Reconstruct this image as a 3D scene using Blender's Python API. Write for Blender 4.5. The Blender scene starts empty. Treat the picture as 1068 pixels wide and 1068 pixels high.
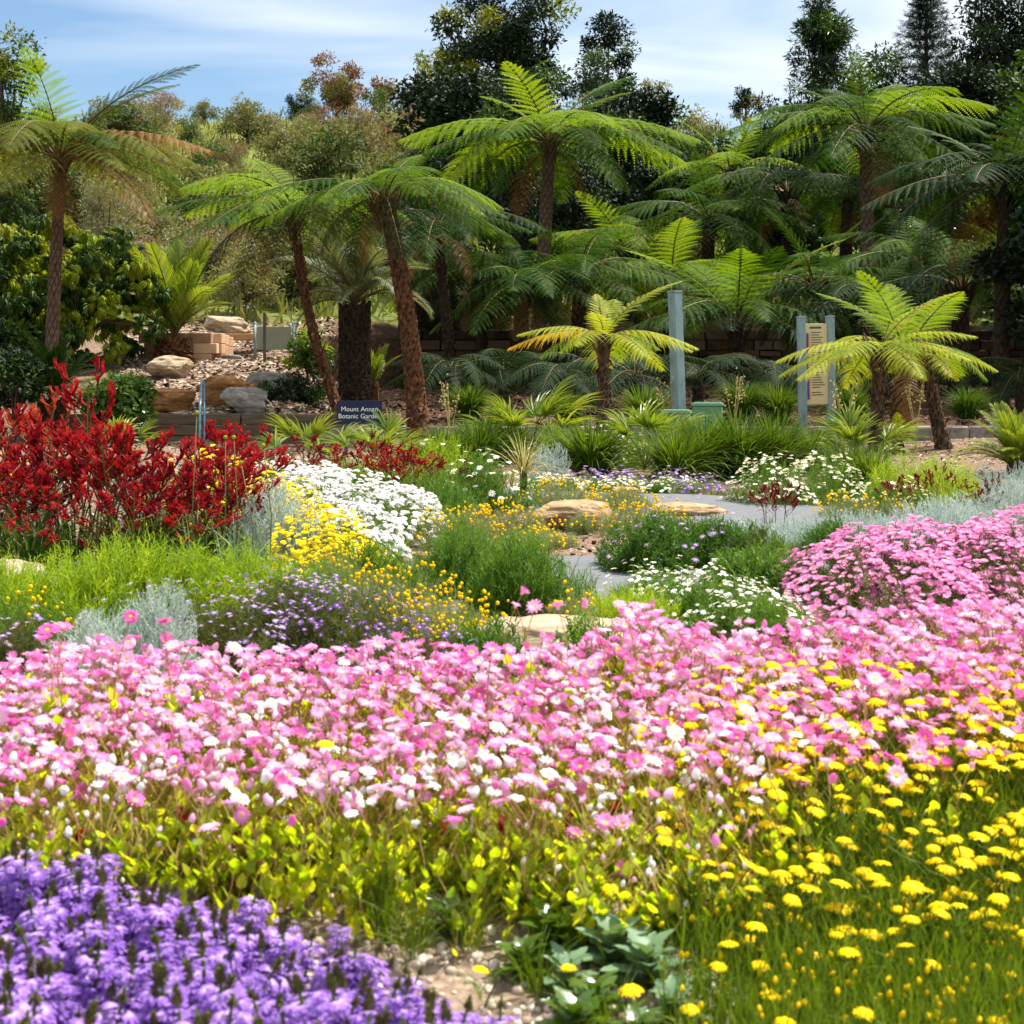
import bpy, math, random
import numpy as np

# ------------------------------------------------------------------ camera, sky, sun, exposure
scn = bpy.context.scene
COL = scn.collection
F = 1700.0            # focal length in photo pixels (1068 px wide)
cam_d = bpy.data.cameras.new("camera")
cam = bpy.data.objects.new("camera", cam_d)
COL.objects.link(cam)
cam.location = (0, 0, 1.0)
cam.rotation_euler = (math.radians(90), 0, 0)
cam_d.sensor_width = 36
cam_d.lens = 36 * F / 1068
cam_d.shift_y = -134 / 1068
cam_d.clip_start = 0.1
cam_d.clip_end = 2000
cam_d.dof.use_dof = True
cam_d.dof.focus_distance = 15.0
cam_d.dof.aperture_fstop = 9.5
scn.camera = cam

SUN_EL, SUN_AZ = math.radians(64), math.radians(62)     # azimuth measured from +Y towards +X
sd = (math.sin(SUN_AZ) * math.cos(SUN_EL), math.cos(SUN_AZ) * math.cos(SUN_EL), math.sin(SUN_EL))
sun_d = bpy.data.lights.new("sun", 'SUN')
sun_d.energy = 5.0
sun_d.angle = math.radians(0.5)
sun_d.color = (1.0, 0.95, 0.86)
sun = bpy.data.objects.new("sun", sun_d)
COL.objects.link(sun)
from mathutils import Vector, Matrix
sun.rotation_euler = Vector(sd).to_track_quat('Z', 'Y').to_euler()
sun.location = (30, 30, 60)

world = bpy.data.worlds.new("World")
scn.world = world
world.use_nodes = True
wn, wl = world.node_tree.nodes, world.node_tree.links
bg = wn['Background']
sky = wn.new('ShaderNodeTexSky')
sky.sky_type = 'NISHITA'
sky.sun_disc = False
sky.sun_elevation = SUN_EL
sky.sun_rotation = SUN_AZ
sky.air_density = 1.0
sky.dust_density = 0.5
sky.ozone_density = 1.6
tc = wn.new('ShaderNodeTexCoord')
mp = wn.new('ShaderNodeMapping')
mp.inputs['Scale'].default_value = (1.5, 1.5, 9.0)
mp.inputs['Rotation'].default_value = (0, 0.10, 0)
mp.inputs['Location'].default_value = (0.3, 0.0, 0.2)
nz = wn.new('ShaderNodeTexNoise')
nz.inputs['Scale'].default_value = 1.7
nz.inputs['Detail'].default_value = 5
nz.inputs['Roughness'].default_value = 0.45
nz.inputs['Distortion'].default_value = 0.6
rp = wn.new('ShaderNodeValToRGB')
rp.color_ramp.elements[0].position = 0.36
rp.color_ramp.elements[1].position = 0.66
mx = wn.new('ShaderNodeMixRGB')
mx.inputs[2].default_value = (8.2, 8.9, 9.6, 1)
tint = wn.new('ShaderNodeMixRGB')
tint.blend_type = 'MULTIPLY'
tint.inputs[0].default_value = 1
tint.inputs[2].default_value = (1.05, 1.16, 1.24, 1)
wl.new(sky.outputs[0], tint.inputs[1])
wl.new(tc.outputs['Generated'], mp.inputs['Vector'])
wl.new(mp.outputs[0], nz.inputs['Vector'])
sep = wn.new('ShaderNodeSeparateXYZ')
wl.new(tc.outputs['Generated'], sep.inputs[0])
lift = wn.new('ShaderNodeMath')
lift.operation = 'MULTIPLY_ADD'
lift.inputs[1].default_value = 1.6
wl.new(sep.outputs['Z'], lift.inputs[0])
wl.new(nz.outputs['Fac'], lift.inputs[2])
low = wn.new('ShaderNodeMath')
low.operation = 'SUBTRACT'
low.inputs[1].default_value = 0.36
wl.new(lift.outputs[0], low.inputs[0])
low.use_clamp = True
wl.new(low.outputs[0], rp.inputs[0])
wl.new(rp.outputs[0], mx.inputs[0])
wl.new(tint.outputs[0], mx.inputs[1])
wl.new(mx.outputs[0], bg.inputs['Color'])
bg.inputs['Strength'].default_value = 0.070

scn.view_settings.view_transform = 'Standard'
scn.view_settings.look = 'None'
scn.view_settings.exposure = 0.84
scn.view_settings.gamma = 1
cy = scn.cycles
cy.max_bounces = 6
cy.diffuse_bounces = 3
cy.glossy_bounces = 2
cy.transmission_bounces = 4
cy.transparent_max_bounces = 4
cy.sample_clamp_indirect = 6
cy.use_adaptive_sampling = True
cy.adaptive_threshold = 0.015
cy.use_denoising = True
cy.caustics_reflective = False
cy.caustics_refractive = False

rng = np.random.default_rng(11)
PI = math.pi


# ------------------------------------------------------------------ geometry helpers
def nrmz(a):
    return a / np.maximum(np.linalg.norm(a, axis=-1, keepdims=True), 1e-9)


class Geo:
    """verts, quads, tris, material index per face, two point attributes (rnd per piece, grad along a piece)"""
    def __init__(s, V, Q=(), T=(), QM=0, TM=0, R=0.5, D=0.0):
        s.V = np.asarray(V, float).reshape(-1, 3)
        s.Q = np.asarray(Q, int).reshape(-1, 4)
        s.T = np.asarray(T, int).reshape(-1, 3)
        s.QM = np.broadcast_to(np.asarray(QM, int), (len(s.Q),)).copy()
        s.TM = np.broadcast_to(np.asarray(TM, int), (len(s.T),)).copy()
        s.R = np.broadcast_to(np.asarray(R, float), (len(s.V),)).copy()
        s.D = np.broadcast_to(np.asarray(D, float), (len(s.V),)).copy()

    def mat(s, i):
        g = s.copy()
        g.QM[:] = i
        g.TM[:] = i
        return g

    def copy(s):
        return Geo(s.V.copy(), s.Q.copy(), s.T.copy(), s.QM, s.TM, s.R, s.D)

    def only(s, mats):
        g = s.copy()
        k = np.isin(g.QM, mats)
        g.Q, g.QM = g.Q[k], g.QM[k]
        k = np.isin(g.TM, mats)
        g.T, g.TM = g.T[k], g.TM[k]
        used = np.unique(np.concatenate([g.Q.ravel(), g.T.ravel()]))
        mp_ = np.zeros(len(g.V), int)
        mp_[used] = np.arange(len(used))
        g.V, g.R, g.D = g.V[used], g.R[used], g.D[used]
        g.Q, g.T = mp_[g.Q], mp_[g.T]
        return g

    def xf(s, M=None, t=(0, 0, 0), sc=1.0):
        g = s.copy()
        V = g.V * np.asarray(sc, float)
        if M is not None:
            V = V @ np.asarray(M).T
        g.V = V + np.asarray(t, float)
        return g


def join(gs):
    gs = [g for g in gs if g is not None and len(g.V)]
    off = np.cumsum([0] + [len(g.V) for g in gs])
    o = Geo(np.concatenate([g.V for g in gs]))
    o.Q = np.concatenate([g.Q + k for g, k in zip(gs, off)])
    o.T = np.concatenate([g.T + k for g, k in zip(gs, off)])
    o.QM = np.concatenate([g.QM for g in gs])
    o.TM = np.concatenate([g.TM for g in gs])
    o.R = np.concatenate([g.R for g in gs])
    o.D = np.concatenate([g.D for g in gs])
    return o


def scatter(t, M, P, S, R=None):
    """N copies of template t: M (N,3,3), P (N,3), S (N,) or (N,3)"""
    N, n = len(P), len(t.V)
    S = np.asarray(S, float)
    if S.ndim <= 1:
        S = np.broadcast_to(S, (N,))[:, None]
    V = t.V[None] * S[:, None, :]
    V = np.einsum('nij,nvj->nvi', M, V) + np.asarray(P)[:, None, :]
    off = (np.arange(N) * n)[:, None, None]
    g = Geo(V.reshape(-1, 3))
    g.Q = (t.Q[None] + off).reshape(-1, 4)
    g.T = (t.T[None] + off).reshape(-1, 3)
    g.QM = np.tile(t.QM, N)
    g.TM = np.tile(t.TM, N)
    g.D = np.tile(t.D, N)
    g.R = np.repeat(rng.random(N) if R is None else R, n)
    return g


def frames(d, up):
    """columns x,y,z with y along d and z near up"""
    y = nrmz(np.asarray(d, float))
    up = np.broadcast_to(np.asarray(up, float), y.shape)
    x = np.cross(y, up)
    bad = np.linalg.norm(x, axis=1) < 1e-4
    if bad.any():
        x[bad] = np.cross(y[bad], np.array([1.0, 0.3, 0.1]))
    x = nrmz(x)
    z = np.cross(x, y)
    return np.stack([x, y, z], axis=2)


def zframes(n, N=None):
    """z along n, random roll"""
    z = nrmz(np.asarray(n, float))
    r = rng.normal(size=z.shape)
    x = nrmz(np.cross(r, z))
    y = np.cross(z, x)
    return np.stack([x, y, z], axis=2)


def runit(n):
    return nrmz(rng.normal(size=(n, 3)))


def rotz(a):
    c, s_ = math.cos(a), math.sin(a)
    return np.array([[c, -s_, 0], [s_, c, 0], [0, 0, 1.0]])


def roty(a):
    c, s_ = math.cos(a), math.sin(a)
    return np.array([[c, 0, s_], [0, 1, 0], [-s_, 0, c]])


def rotx(a):
    c, s_ = math.cos(a), math.sin(a)
    return np.array([[1, 0, 0], [0, c, -s_], [0, s_, c]])


def tube(path, rad, sides=6, cap=True, mat=0):
    p = np.asarray(path, float)
    n = len(p)
    r = np.broadcast_to(np.asarray(rad, float), (n,))
    t = nrmz(np.gradient(p, axis=0))
    ref = np.array([0.13, 0.98, 0.05]) if abs(t[:, 1]).mean() < 0.8 else np.array([1.0, 0, 0.1])
    x = nrmz(np.cross(t, ref))
    y = np.cross(t, x)
    a = np.arange(sides) / sides * 2 * PI
    V = p[:, None] + r[:, None, None] * (np.cos(a)[None, :, None] * x[:, None] + np.sin(a)[None, :, None] * y[:, None])
    V = V.reshape(-1, 3)
    i = np.arange(n - 1)[:, None] * sides
    j = np.arange(sides)[None]
    k = (j + 1) % sides
    Q = np.stack([i + j, i + k, i + sides + k, i + sides + j], axis=2).reshape(-1, 4)
    T = np.zeros((0, 3), int)
    D = np.repeat(np.linspace(0, 1, n), sides)
    if cap:
        V = np.concatenate([V, p[-1:], p[:1]])
        D = np.concatenate([D, [1, 0]])
        b = (n - 1) * sides
        T = np.concatenate([np.array([[b + q, b + (q + 1) % sides, n * sides] for q in range(sides)]),
                            np.array([[(q + 1) % sides, q, n * sides + 1] for q in range(sides)])])
    return Geo(V, Q, T, mat, mat, 0.5, D)


def box(c, s, M=None, mat=0):
    """box of size s centred at c with small chamfered edges"""
    s = np.asarray(s, float)
    b = min(s) * 0.06
    bm_v = []
    idx = {}
    for ax in range(3):
        for sg in (-1, 1):
            for u in (-1, 1):
                for v in (-1, 1):
                    p = np.zeros(3)
                    o1, o2 = (ax + 1) % 3, (ax + 2) % 3
                    p[ax] = sg * s[ax] / 2
                    p[o1] = u * (s[o1] / 2 - b)
                    p[o2] = v * (s[o2] / 2 - b)
                    idx[(ax, sg, u, v)] = len(bm_v)
                    bm_v.append(p)
    Q, T = [], []
    for ax in range(3):
        for sg in (-1, 1):
            q = [idx[(ax, sg, -1, -1)], idx[(ax, sg, 1, -1)], idx[(ax, sg, 1, 1)], idx[(ax, sg, -1, 1)]]
            Q.append(q if sg > 0 else q[::-1])
    for ax in range(3):                       # edges between face ax and face ax+1
        a2 = (ax + 1) % 3
        for sg in (-1, 1):
            for sg2 in (-1, 1):
                # face ax coords (o1=a2,o2=a3); face a2 coords (o1=a3,o2=ax)
                q = [idx[(ax, sg, sg2, -1)], idx[(ax, sg, sg2, 1)], idx[(a2, sg2, 1, sg)], idx[(a2, sg2, -1, sg)]]
                Q.append(q if sg * sg2 < 0 else q[::-1])
    for sx in (-1, 1):
        for sy in (-1, 1):
            for sz in (-1, 1):
                T.append([idx[(0, sx, sy, sz)], idx[(1, sy, sz, sx)], idx[(2, sz, sx, sy)]])
    g = Geo(bm_v, Q, T, mat, mat)
    return g.xf(M, c)


def ball(seg=8, ring=5, mat=0):
    V = [[0, 0, 1]]
    for i in range(1, ring):
        th = PI * i / ring
        for j in range(seg):
            a = 2 * PI * j / seg
            V.append([math.sin(th) * math.cos(a), math.sin(th) * math.sin(a), math.cos(th)])
    V.append([0, 0, -1])
    Q, T = [], []
    for j in range(seg):
        T.append([0, 1 + j, 1 + (j + 1) % seg])
        b = 1 + (ring - 2) * seg
        T.append([len(V) - 1, b + (j + 1) % seg, b + j])
    for i in range(ring - 2):
        for j in range(seg):
            a, b = 1 + i * seg + j, 1 + i * seg + (j + 1) % seg
            Q.append([a, a + seg, b + seg, b])
    V = np.array(V, float)
    return Geo(V, Q, T, mat, mat, 0.5, (V[:, 2] + 1) / 2)


def mesh(name, g, mats, smooth=False):
    me = bpy.data.meshes.new(name)
    nq, nt = len(g.Q), len(g.T)
    me.vertices.add(len(g.V))
    me.vertices.foreach_set('co', g.V.astype(np.float32).ravel())
    me.loops.add(nq * 4 + nt * 3)
    me.loops.foreach_set('vertex_index', np.concatenate([g.Q.ravel(), g.T.ravel()]).astype(np.int32))
    me.polygons.add(nq + nt)
    st = np.concatenate([np.arange(nq) * 4, nq * 4 + np.arange(nt) * 3]).astype(np.int32)
    me.polygons.foreach_set('loop_start', st)
    me.polygons.foreach_set('material_index', np.concatenate([g.QM, g.TM]).astype(np.int32))
    me.polygons.foreach_set('use_smooth', np.full(nq + nt, smooth))
    for m in mats:
        me.materials.append(m)
    me.update(calc_edges=True)
    for nm, arr in (('rnd', g.R), ('grad', g.D)):
        at = me.attributes.new(nm, 'FLOAT', 'POINT')
        at.data.foreach_set('value', arr.astype(np.float32))
    return me


def obj(name, me, parent=None, loc=(0, 0, 0), rot=(0, 0, 0), sc=1.0):
    o = bpy.data.objects.new(name, me)
    COL.objects.link(o)
    o.parent = parent
    o.location = loc
    o.rotation_euler = rot
    o.scale = (sc, sc, sc) if np.isscalar(sc) else sc
    return o


def tag(o, label=None, cat=None, group=None, kind=None):
    for k, v in (('label', label), ('category', cat), ('group', group), ('kind', kind)):
        if v:
            o[k] = v
    return o


def thing(name, label, cat, loc=(0, 0, 0), group=None, rz=0.0, sc=1.0):
    return tag(obj(name, None, None, loc, (0, 0, rz), sc), label, cat, group)


def setmat_frame(o, M):
    o.rotation_euler = Matrix([list(r) for r in np.asarray(M)]).to_euler()


def copy_tree(o, parent=None):
    c = o.copy()
    COL.objects.link(c)
    c.parent = parent
    for ch in list(o.children):
        copy_tree(ch, c)
    return c


# ------------------------------------------------------------------ materials
def c(r, g, b):
    f = lambda u: (u / 255 / 12.92) if u <= 10 else ((u / 255 + 0.055) / 1.055) ** 2.4
    return (f(r), f(g), f(b), 1)


def new_mat(name):
    m = bpy.data.materials.new(name)
    m.use_nodes = True
    n, l = m.node_tree.nodes, m.node_tree.links
    return m, n, l, n['Principled BSDF'], n['Material Output']


def ramp(n, stops):
    r = n.new('ShaderNodeValToRGB')
    el = r.color_ramp.elements
    while len(el) > 1:
        el.remove(el[-1])
    for i, (p, col) in enumerate(stops):
        e = el[0] if i == 0 else el.new(p)
        e.position = p
        e.color = col
    return r


def attr(n, nm):
    a = n.new('ShaderNodeAttribute')
    a.attribute_name = nm
    return a


def math_node(n, l, op, a, b):
    m = n.new('ShaderNodeMath')
    m.operation = op
    for i, v in enumerate((a, b)):
        if isinstance(v, (int, float)):
            m.inputs[i].default_value = v
        else:
            l.new(v, m.inputs[i])
    return m.outputs[0]


def leafmat(name, cols, trans=0.35, rough=0.5, objmix=0.35, tint=(1.0, 0.92, 0.35), spec=0.25, boost=1.5):
    m, n, l, bs, out = new_mat(name)
    k = len(cols)
    rp_ = ramp(n, [(i / max(k - 1, 1), c(*q)) for i, q in enumerate(cols)])
    oi = n.new('ShaderNodeObjectInfo')
    v = math_node(n, l, 'ADD', math_node(n, l, 'MULTIPLY', attr(n, 'rnd').outputs['Fac'], 1 - objmix),
                  math_node(n, l, 'MULTIPLY', oi.outputs['Random'], objmix))
    l.new(v, rp_.inputs[0])
    l.new(rp_.outputs[0], bs.inputs['Base Color'])
    bs.inputs['Roughness'].default_value = rough
    bs.inputs['Specular IOR Level'].default_value = spec
    if trans > 0:
        mu = n.new('ShaderNodeMixRGB')
        mu.blend_type = 'MULTIPLY'
        mu.inputs[0].default_value = 1
        mu.inputs[2].default_value = (tint[0] * boost, tint[1] * boost, tint[2] * boost, 1)
        l.new(rp_.outputs[0], mu.inputs[1])
        tr = n.new('ShaderNodeBsdfTranslucent')
        l.new(mu.outputs[0], tr.inputs['Color'])
        ms = n.new('ShaderNodeMixShader')
        ms.inputs[0].default_value = trans
        l.new(bs.outputs[0], ms.inputs[1])
        l.new(tr.outputs[0], ms.inputs[2])
        l.new(ms.outputs[0], out.inputs['Surface'])
    return m


def petalmat(name, A, B, trans=0.4, rough=0.5):
    """petal colours from base to tip; individual flowers lie between A and B"""
    m, n, l, bs, out = new_mat(name)
    g = attr(n, 'grad').outputs['Fac']
    ra = ramp(n, [(i / (len(A) - 1), c(*q)) for i, q in enumerate(A)])
    rb = ramp(n, [(i / (len(B) - 1), c(*q)) for i, q in enumerate(B)])
    l.new(g, ra.inputs[0])
    l.new(g, rb.inputs[0])
    oi = n.new('ShaderNodeObjectInfo')
    v = math_node(n, l, 'FRACT', math_node(n, l, 'ADD', attr(n, 'rnd').outputs['Fac'], oi.outputs['Random']), 0)
    mi = n.new('ShaderNodeMixRGB')
    l.new(v, mi.inputs[0])
    l.new(ra.outputs[0], mi.inputs[1])
    l.new(rb.outputs[0], mi.inputs[2])
    l.new(mi.outputs[0], bs.inputs['Base Color'])
    bs.inputs['Roughness'].default_value = rough
    bs.inputs['Specular IOR Level'].default_value = 0.1
    tr = n.new('ShaderNodeBsdfTranslucent')
    l.new(mi.outputs[0], tr.inputs['Color'])
    ms = n.new('ShaderNodeMixShader')
    ms.inputs[0].default_value = trans
    l.new(bs.outputs[0], ms.inputs[1])
    l.new(tr.outputs[0], ms.inputs[2])
    l.new(ms.outputs[0], out.inputs['Surface'])
    return m


def noisemat(name, cols, scale=8, rough=0.8, bump=0.4, dist=0.02, stretch=(1, 1, 1), metal=0.0, lo=0.3, hi=0.7, rnd=0.0):
    m, n, l, bs, out = new_mat(name)
    t = n.new('ShaderNodeTexCoord')
    mp_ = n.new('ShaderNodeMapping')
    mp_.inputs['Scale'].default_value = stretch
    l.new(t.outputs['Object'], mp_.inputs['Vector'])
    z = n.new('ShaderNodeTexNoise')
    z.inputs['Scale'].default_value = scale
    z.inputs['Detail'].default_value = 8
    z.inputs['Roughness'].default_value = 0.65
    l.new(mp_.outputs[0], z.inputs['Vector'])
    k = len(cols)
    rp_ = ramp(n, [(lo + (hi - lo) * i / max(k - 1, 1), c(*q)) for i, q in enumerate(cols)])
    v = z.outputs['Fac']
    if rnd:
        v = math_node(n, l, 'ADD', math_node(n, l, 'MULTIPLY', v, 1 - rnd),
                      math_node(n, l, 'MULTIPLY', attr(n, 'rnd').outputs['Fac'], rnd))
    l.new(v, rp_.inputs[0])
    l.new(rp_.outputs[0], bs.inputs['Base Color'])
    bs.inputs['Roughness'].default_value = rough
    bs.inputs['Metallic'].default_value = metal
    bs.inputs['Specular IOR Level'].default_value = 0.3
    if bump:
        b = n.new('ShaderNodeBump')
        b.inputs['Strength'].default_value = bump
        b.inputs['Distance'].default_value = dist
        l.new(z.outputs['Fac'], b.inputs['Height'])
        l.new(b.outputs[0], bs.inputs['Normal'])
    return m


def scarmat(name, dark, light):
    """trunk bark: colour follows the modelled leaf scars (grad) plus noise"""
    m, n, l, bs, out = new_mat(name)
    t = n.new('ShaderNodeTexCoord')
    z = n.new('ShaderNodeTexNoise')
    z.inputs['Scale'].default_value = 14
    z.inputs['Detail'].default_value = 6
    l.new(t.outputs['Object'], z.inputs['Vector'])
    v = math_node(n, l, 'MULTIPLY', attr(n, 'grad').outputs['Fac'],
                  math_node(n, l, 'ADD', math_node(n, l, 'MULTIPLY', z.outputs['Fac'], 1.6), 0.1))
    rp_ = ramp(n, [(0.05, c(*dark)), (0.8, c(*light))])
    l.new(v, rp_.inputs[0])
    l.new(rp_.outputs[0], bs.inputs['Base Color'])
    bs.inputs['Roughness'].default_value = 0.9
    bs.inputs['Specular IOR Level'].default_value = 0.15
    return m


M = {}
# fern foliage
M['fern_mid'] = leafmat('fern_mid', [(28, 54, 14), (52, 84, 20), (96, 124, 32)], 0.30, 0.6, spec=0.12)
M['fern_bright'] = leafmat('fern_bright', [(74, 106, 20), (110, 140, 28), (152, 166, 46)], 0.45, 0.6, spec=0.12)  # sunlit fronds: the light is put into a brighter green
M['fern_dark'] = leafmat('fern_dark', [(12, 32, 12), (24, 48, 18), (42, 70, 26)], 0.18, 0.6, spec=0.12)  # darker fronds: shade under the crowns is put into the green
M['fern_olive'] = leafmat('fern_olive', [(70, 82, 28), (96, 104, 36), (120, 118, 54)], 0.34, 0.6, spec=0.12)
M['fern_yellow'] = leafmat('fern_yellow', [(128, 150, 28), (156, 168, 34), (186, 180, 44)], 0.42)
M['fern_gold'] = leafmat('fern_gold', [(176, 140, 20), (198, 158, 26)], 0.45)
M['fern_dead'] = leafmat('fern_dead', [(92, 62, 30), (130, 96, 50), (150, 116, 66)], 0.25, tint=(1, .8, .5))
M['rachis'] = leafmat('rachis', [(86, 70, 34), (110, 84, 44)], 0.0, 0.6)
M['rachis_brown'] = leafmat('rachis_brown', [(70, 44, 24), (98, 66, 36)], 0.0, 0.7)
M['bark_scar'] = scarmat('bark_scar', (26, 18, 14), (108, 86, 70))
M['bark_brown'] = scarmat('bark_brown', (28, 18, 12), (118, 80, 54))
M['bark_dark'] = scarmat('bark_dark', (24, 18, 14), (70, 54, 42))
M['bark_tree'] = noisemat('bark_tree', [(52, 42, 34), (96, 82, 68)], 9, 0.9, 0.6, 0.02, (1, 1, .25))
# tree leaves
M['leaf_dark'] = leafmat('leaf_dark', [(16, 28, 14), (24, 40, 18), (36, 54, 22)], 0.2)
M['leaf_gold'] = leafmat('leaf_gold', [(60, 78, 20), (112, 122, 26), (150, 146, 34)], 0.35)
M['leaf_olive'] = leafmat('leaf_olive', [(84, 90, 52), (112, 114, 68), (138, 134, 90)], 0.3)
M['leaf_grey'] = leafmat('leaf_grey', [(104, 106, 78), (134, 132, 100), (156, 148, 118)], 0.28)
M['leaf_rust'] = leafmat('leaf_rust', [(98, 72, 50), (126, 92, 62), (140, 112, 78)], 0.22, tint=(1, .8, .5))
M['leaf_mid'] = leafmat('leaf_mid', [(38, 62, 22), (58, 86, 28), (84, 108, 36)], 0.3)
M['leaf_lime'] = leafmat('leaf_lime', [(96, 120, 22), (134, 150, 28), (170, 172, 40)], 0.4)
M['leaf_conifer'] = leafmat('leaf_conifer', [(16, 30, 18), (28, 46, 26)], 0.1)
M['leaf_gloss'] = leafmat('leaf_gloss', [(44, 70, 20), (70, 100, 26), (100, 124, 40)], 0.28, 0.25, spec=0.6)
# shrubs
M['sprig_lime'] = leafmat('sprig_lime', [(108, 140, 24), (138, 164, 34), (172, 186, 50)], 0.48)
M['sprig_green'] = leafmat('sprig_green', [(62, 98, 26), (86, 122, 34), (116, 146, 52)], 0.4)
M['sprig_deep'] = leafmat('sprig_deep', [(50, 84, 26), (76, 112, 34), (108, 140, 46)], 0.38)
M['sprig_grey'] = leafmat('sprig_grey', [(96, 112, 72), (122, 134, 88), (140, 148, 104)], 0.3)
M['sprig_brown'] = leafmat('sprig_brown', [(66, 64, 34), (84, 90, 38), (92, 112, 44)], 0.35)
M['silver'] = leafmat('silver', [(150, 164, 158), (178, 190, 182), (204, 212, 204)], 0.2, 0.7, tint=(.9, 1, .85), boost=1.0)
M['blade'] = leafmat('blade', [(44, 70, 20), (72, 100, 26), (118, 138, 40)], 0.35)
M['blade_dry'] = leafmat('blade_dry', [(150, 140, 84), (190, 178, 120), (214, 204, 156)], 0.25, tint=(1, .95, .7))
M['palm'] = leafmat('palm', [(76, 104, 28), (112, 132, 40), (146, 152, 56)], 0.4, 0.35)
M['palm_grey'] = leafmat('palm_grey', [(86, 98, 72), (112, 120, 92), (130, 132, 104)], 0.25)
M['grass_hill'] = leafmat('grass_hill', [(84, 104, 38), (112, 126, 54), (140, 132, 82)], 0.3)
# foreground
M['petal_pale'] = petalmat('petal_pale', [(253, 244, 249), (248, 196, 228), (240, 158, 212)], [(254, 247, 251), (250, 216, 237), (246, 190, 226)])
M['petal_pink'] = petalmat('petal_pink', [(250, 220, 240), (240, 140, 204), (230, 102, 188)], [(251, 228, 243), (242, 160, 212), (236, 132, 200)])
M['petal_mound'] = petalmat('petal_mound', [(250, 226, 240), (240, 152, 208), (232, 122, 194)], [(252, 234, 244), (244, 182, 222), (238, 156, 210)])
M['petal_deep'] = petalmat('petal_deep', [(200, 60, 140), (230, 106, 190), (234, 130, 202)], [(220, 110, 172), (232, 118, 192), (226, 100, 182)])
M['petal_white'] = petalmat('petal_white', [(248, 246, 238), (252, 251, 248), (253, 252, 250)], [(250, 246, 242), (252, 248, 248), (253, 248, 250)], 0.25)
M['petal_yellow'] = petalmat('petal_yellow', [(250, 204, 0), (255, 222, 0), (255, 226, 2)], [(248, 192, 0), (254, 212, 0), (255, 218, 0)], 0.3)
M['petal_lemon'] = petalmat('petal_lemon', [(252, 226, 20), (255, 238, 30)], [(250, 222, 10), (255, 234, 24)], 0.2)
M['petal_orange'] = petalmat('petal_orange', [(240, 196, 6), (246, 204, 8)], [(248, 214, 12), (250, 218, 14)], 0.3)
M['petal_purple'] = petalmat('petal_purple', [(242, 228, 232), (152, 104, 200), (136, 90, 194)], [(246, 232, 238), (190, 148, 220), (174, 130, 212)], 0.4)
M['petal_mauve'] = petalmat('petal_mauve', [(146, 112, 200), (150, 116, 206)], [(176, 150, 220), (180, 156, 222)], 0.4)
M['petal_violet'] = petalmat('petal_violet', [(96, 56, 170), (112, 66, 184)], [(140, 98, 206), (140, 98, 206)], 0.4)
M['petal_cream'] = petalmat('petal_cream', [(240, 232, 180), (248, 244, 224)], [(246, 242, 226), (250, 248, 240)], 0.3)
M['paw_red'] = petalmat('paw_red', [(78, 12, 20), (176, 15, 25), (206, 48, 40)], [(90, 24, 34), (118, 12, 28), (186, 28, 38)], 0.18, 0.6)
M['paw_dark'] = petalmat('paw_dark', [(90, 10, 20), (120, 14, 28)], [(112, 12, 24), (140, 20, 34)], 0.2, 0.6)
M['paw_orange'] = petalmat('paw_orange', [(170, 60, 30), (196, 84, 44)], [(150, 50, 34), (186, 70, 40)], 0.25, 0.6)
M['paw_stem'] = leafmat('paw_stem', [(84, 44, 30), (96, 84, 40), (110, 60, 40)], 0.0, 0.6)
M['disc_yellow'] = leafmat('disc_yellow', [(246, 196, 8), (252, 212, 16), (232, 160, 8)], 0.1, 0.7)
M['disc_orange'] = leafmat('disc_orange', [(214, 120, 10), (236, 150, 10)], 0.1, 0.7)
M['involucre'] = leafmat('involucre', [(226, 196, 206), (236, 220, 220), (206, 160, 170)], 0.3, tint=(1, .85, .85), boost=1.1)
M['stem_red'] = leafmat('stem_red', [(150, 140, 62), (178, 142, 90), (150, 160, 62)], 0.3, 0.5)
M['stem_green'] = leafmat('stem_green', [(70, 98, 18), (98, 122, 24), (134, 150, 40)], 0.38, 0.45)
M['leaf_heart'] = leafmat('leaf_heart', [(118, 148, 22), (162, 178, 30), (208, 208, 48), (92, 130, 46)], 0.62, 0.4, 0.1, tint=(1.0, .98, .32), boost=1.7)
M['leaf_crimson'] = leafmat('leaf_crimson', [(120, 26, 34), (150, 40, 40)], 0.4, 0.4, tint=(1, .3, .3))
M['spike_tip'] = leafmat('spike_tip', [(70, 62, 40), (92, 86, 52), (106, 104, 56)], 0.1, 0.8)
M['leaf_blue'] = leafmat('leaf_blue', [(84, 116, 84), (112, 140, 104), (130, 154, 112)], 0.25, 0.45)
# hard things
M['rock_warm'] = noisemat('rock_warm', [(110, 84, 58), (168, 138, 104), (198, 172, 138)], 7, 0.9, 0.9, 0.05, (1, 1, 2.6))
M['rock_pale'] = noisemat('rock_pale', [(112, 92, 72), (178, 156, 128), (206, 188, 162)], 7, 0.9, 0.9, 0.05, (1, 1, 2.6))
M['rock_brown'] = noisemat('rock_brown', [(92, 60, 34), (150, 102, 58), (182, 136, 88)], 5, 0.9, 0.8, 0.04, (1, 1, 2.4))
M['rock_grey'] = noisemat('rock_grey', [(96, 88, 80), (136, 128, 120), (160, 152, 142)], 6, 0.9, 0.7, 0.03)
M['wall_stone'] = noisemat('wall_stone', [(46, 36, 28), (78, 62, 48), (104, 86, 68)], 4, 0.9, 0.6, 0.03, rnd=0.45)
M['block_stone'] = noisemat('block_stone', [(150, 116, 88), (190, 150, 118), (206, 172, 140)], 6, 0.9, 0.5, 0.02, rnd=0.4)
M['timber_dark'] = noisemat('timber_dark', [(62, 50, 38), (98, 82, 64), (124, 106, 84)], 6, 0.85, 0.5, 0.01, (.25, 3, 3))
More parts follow.
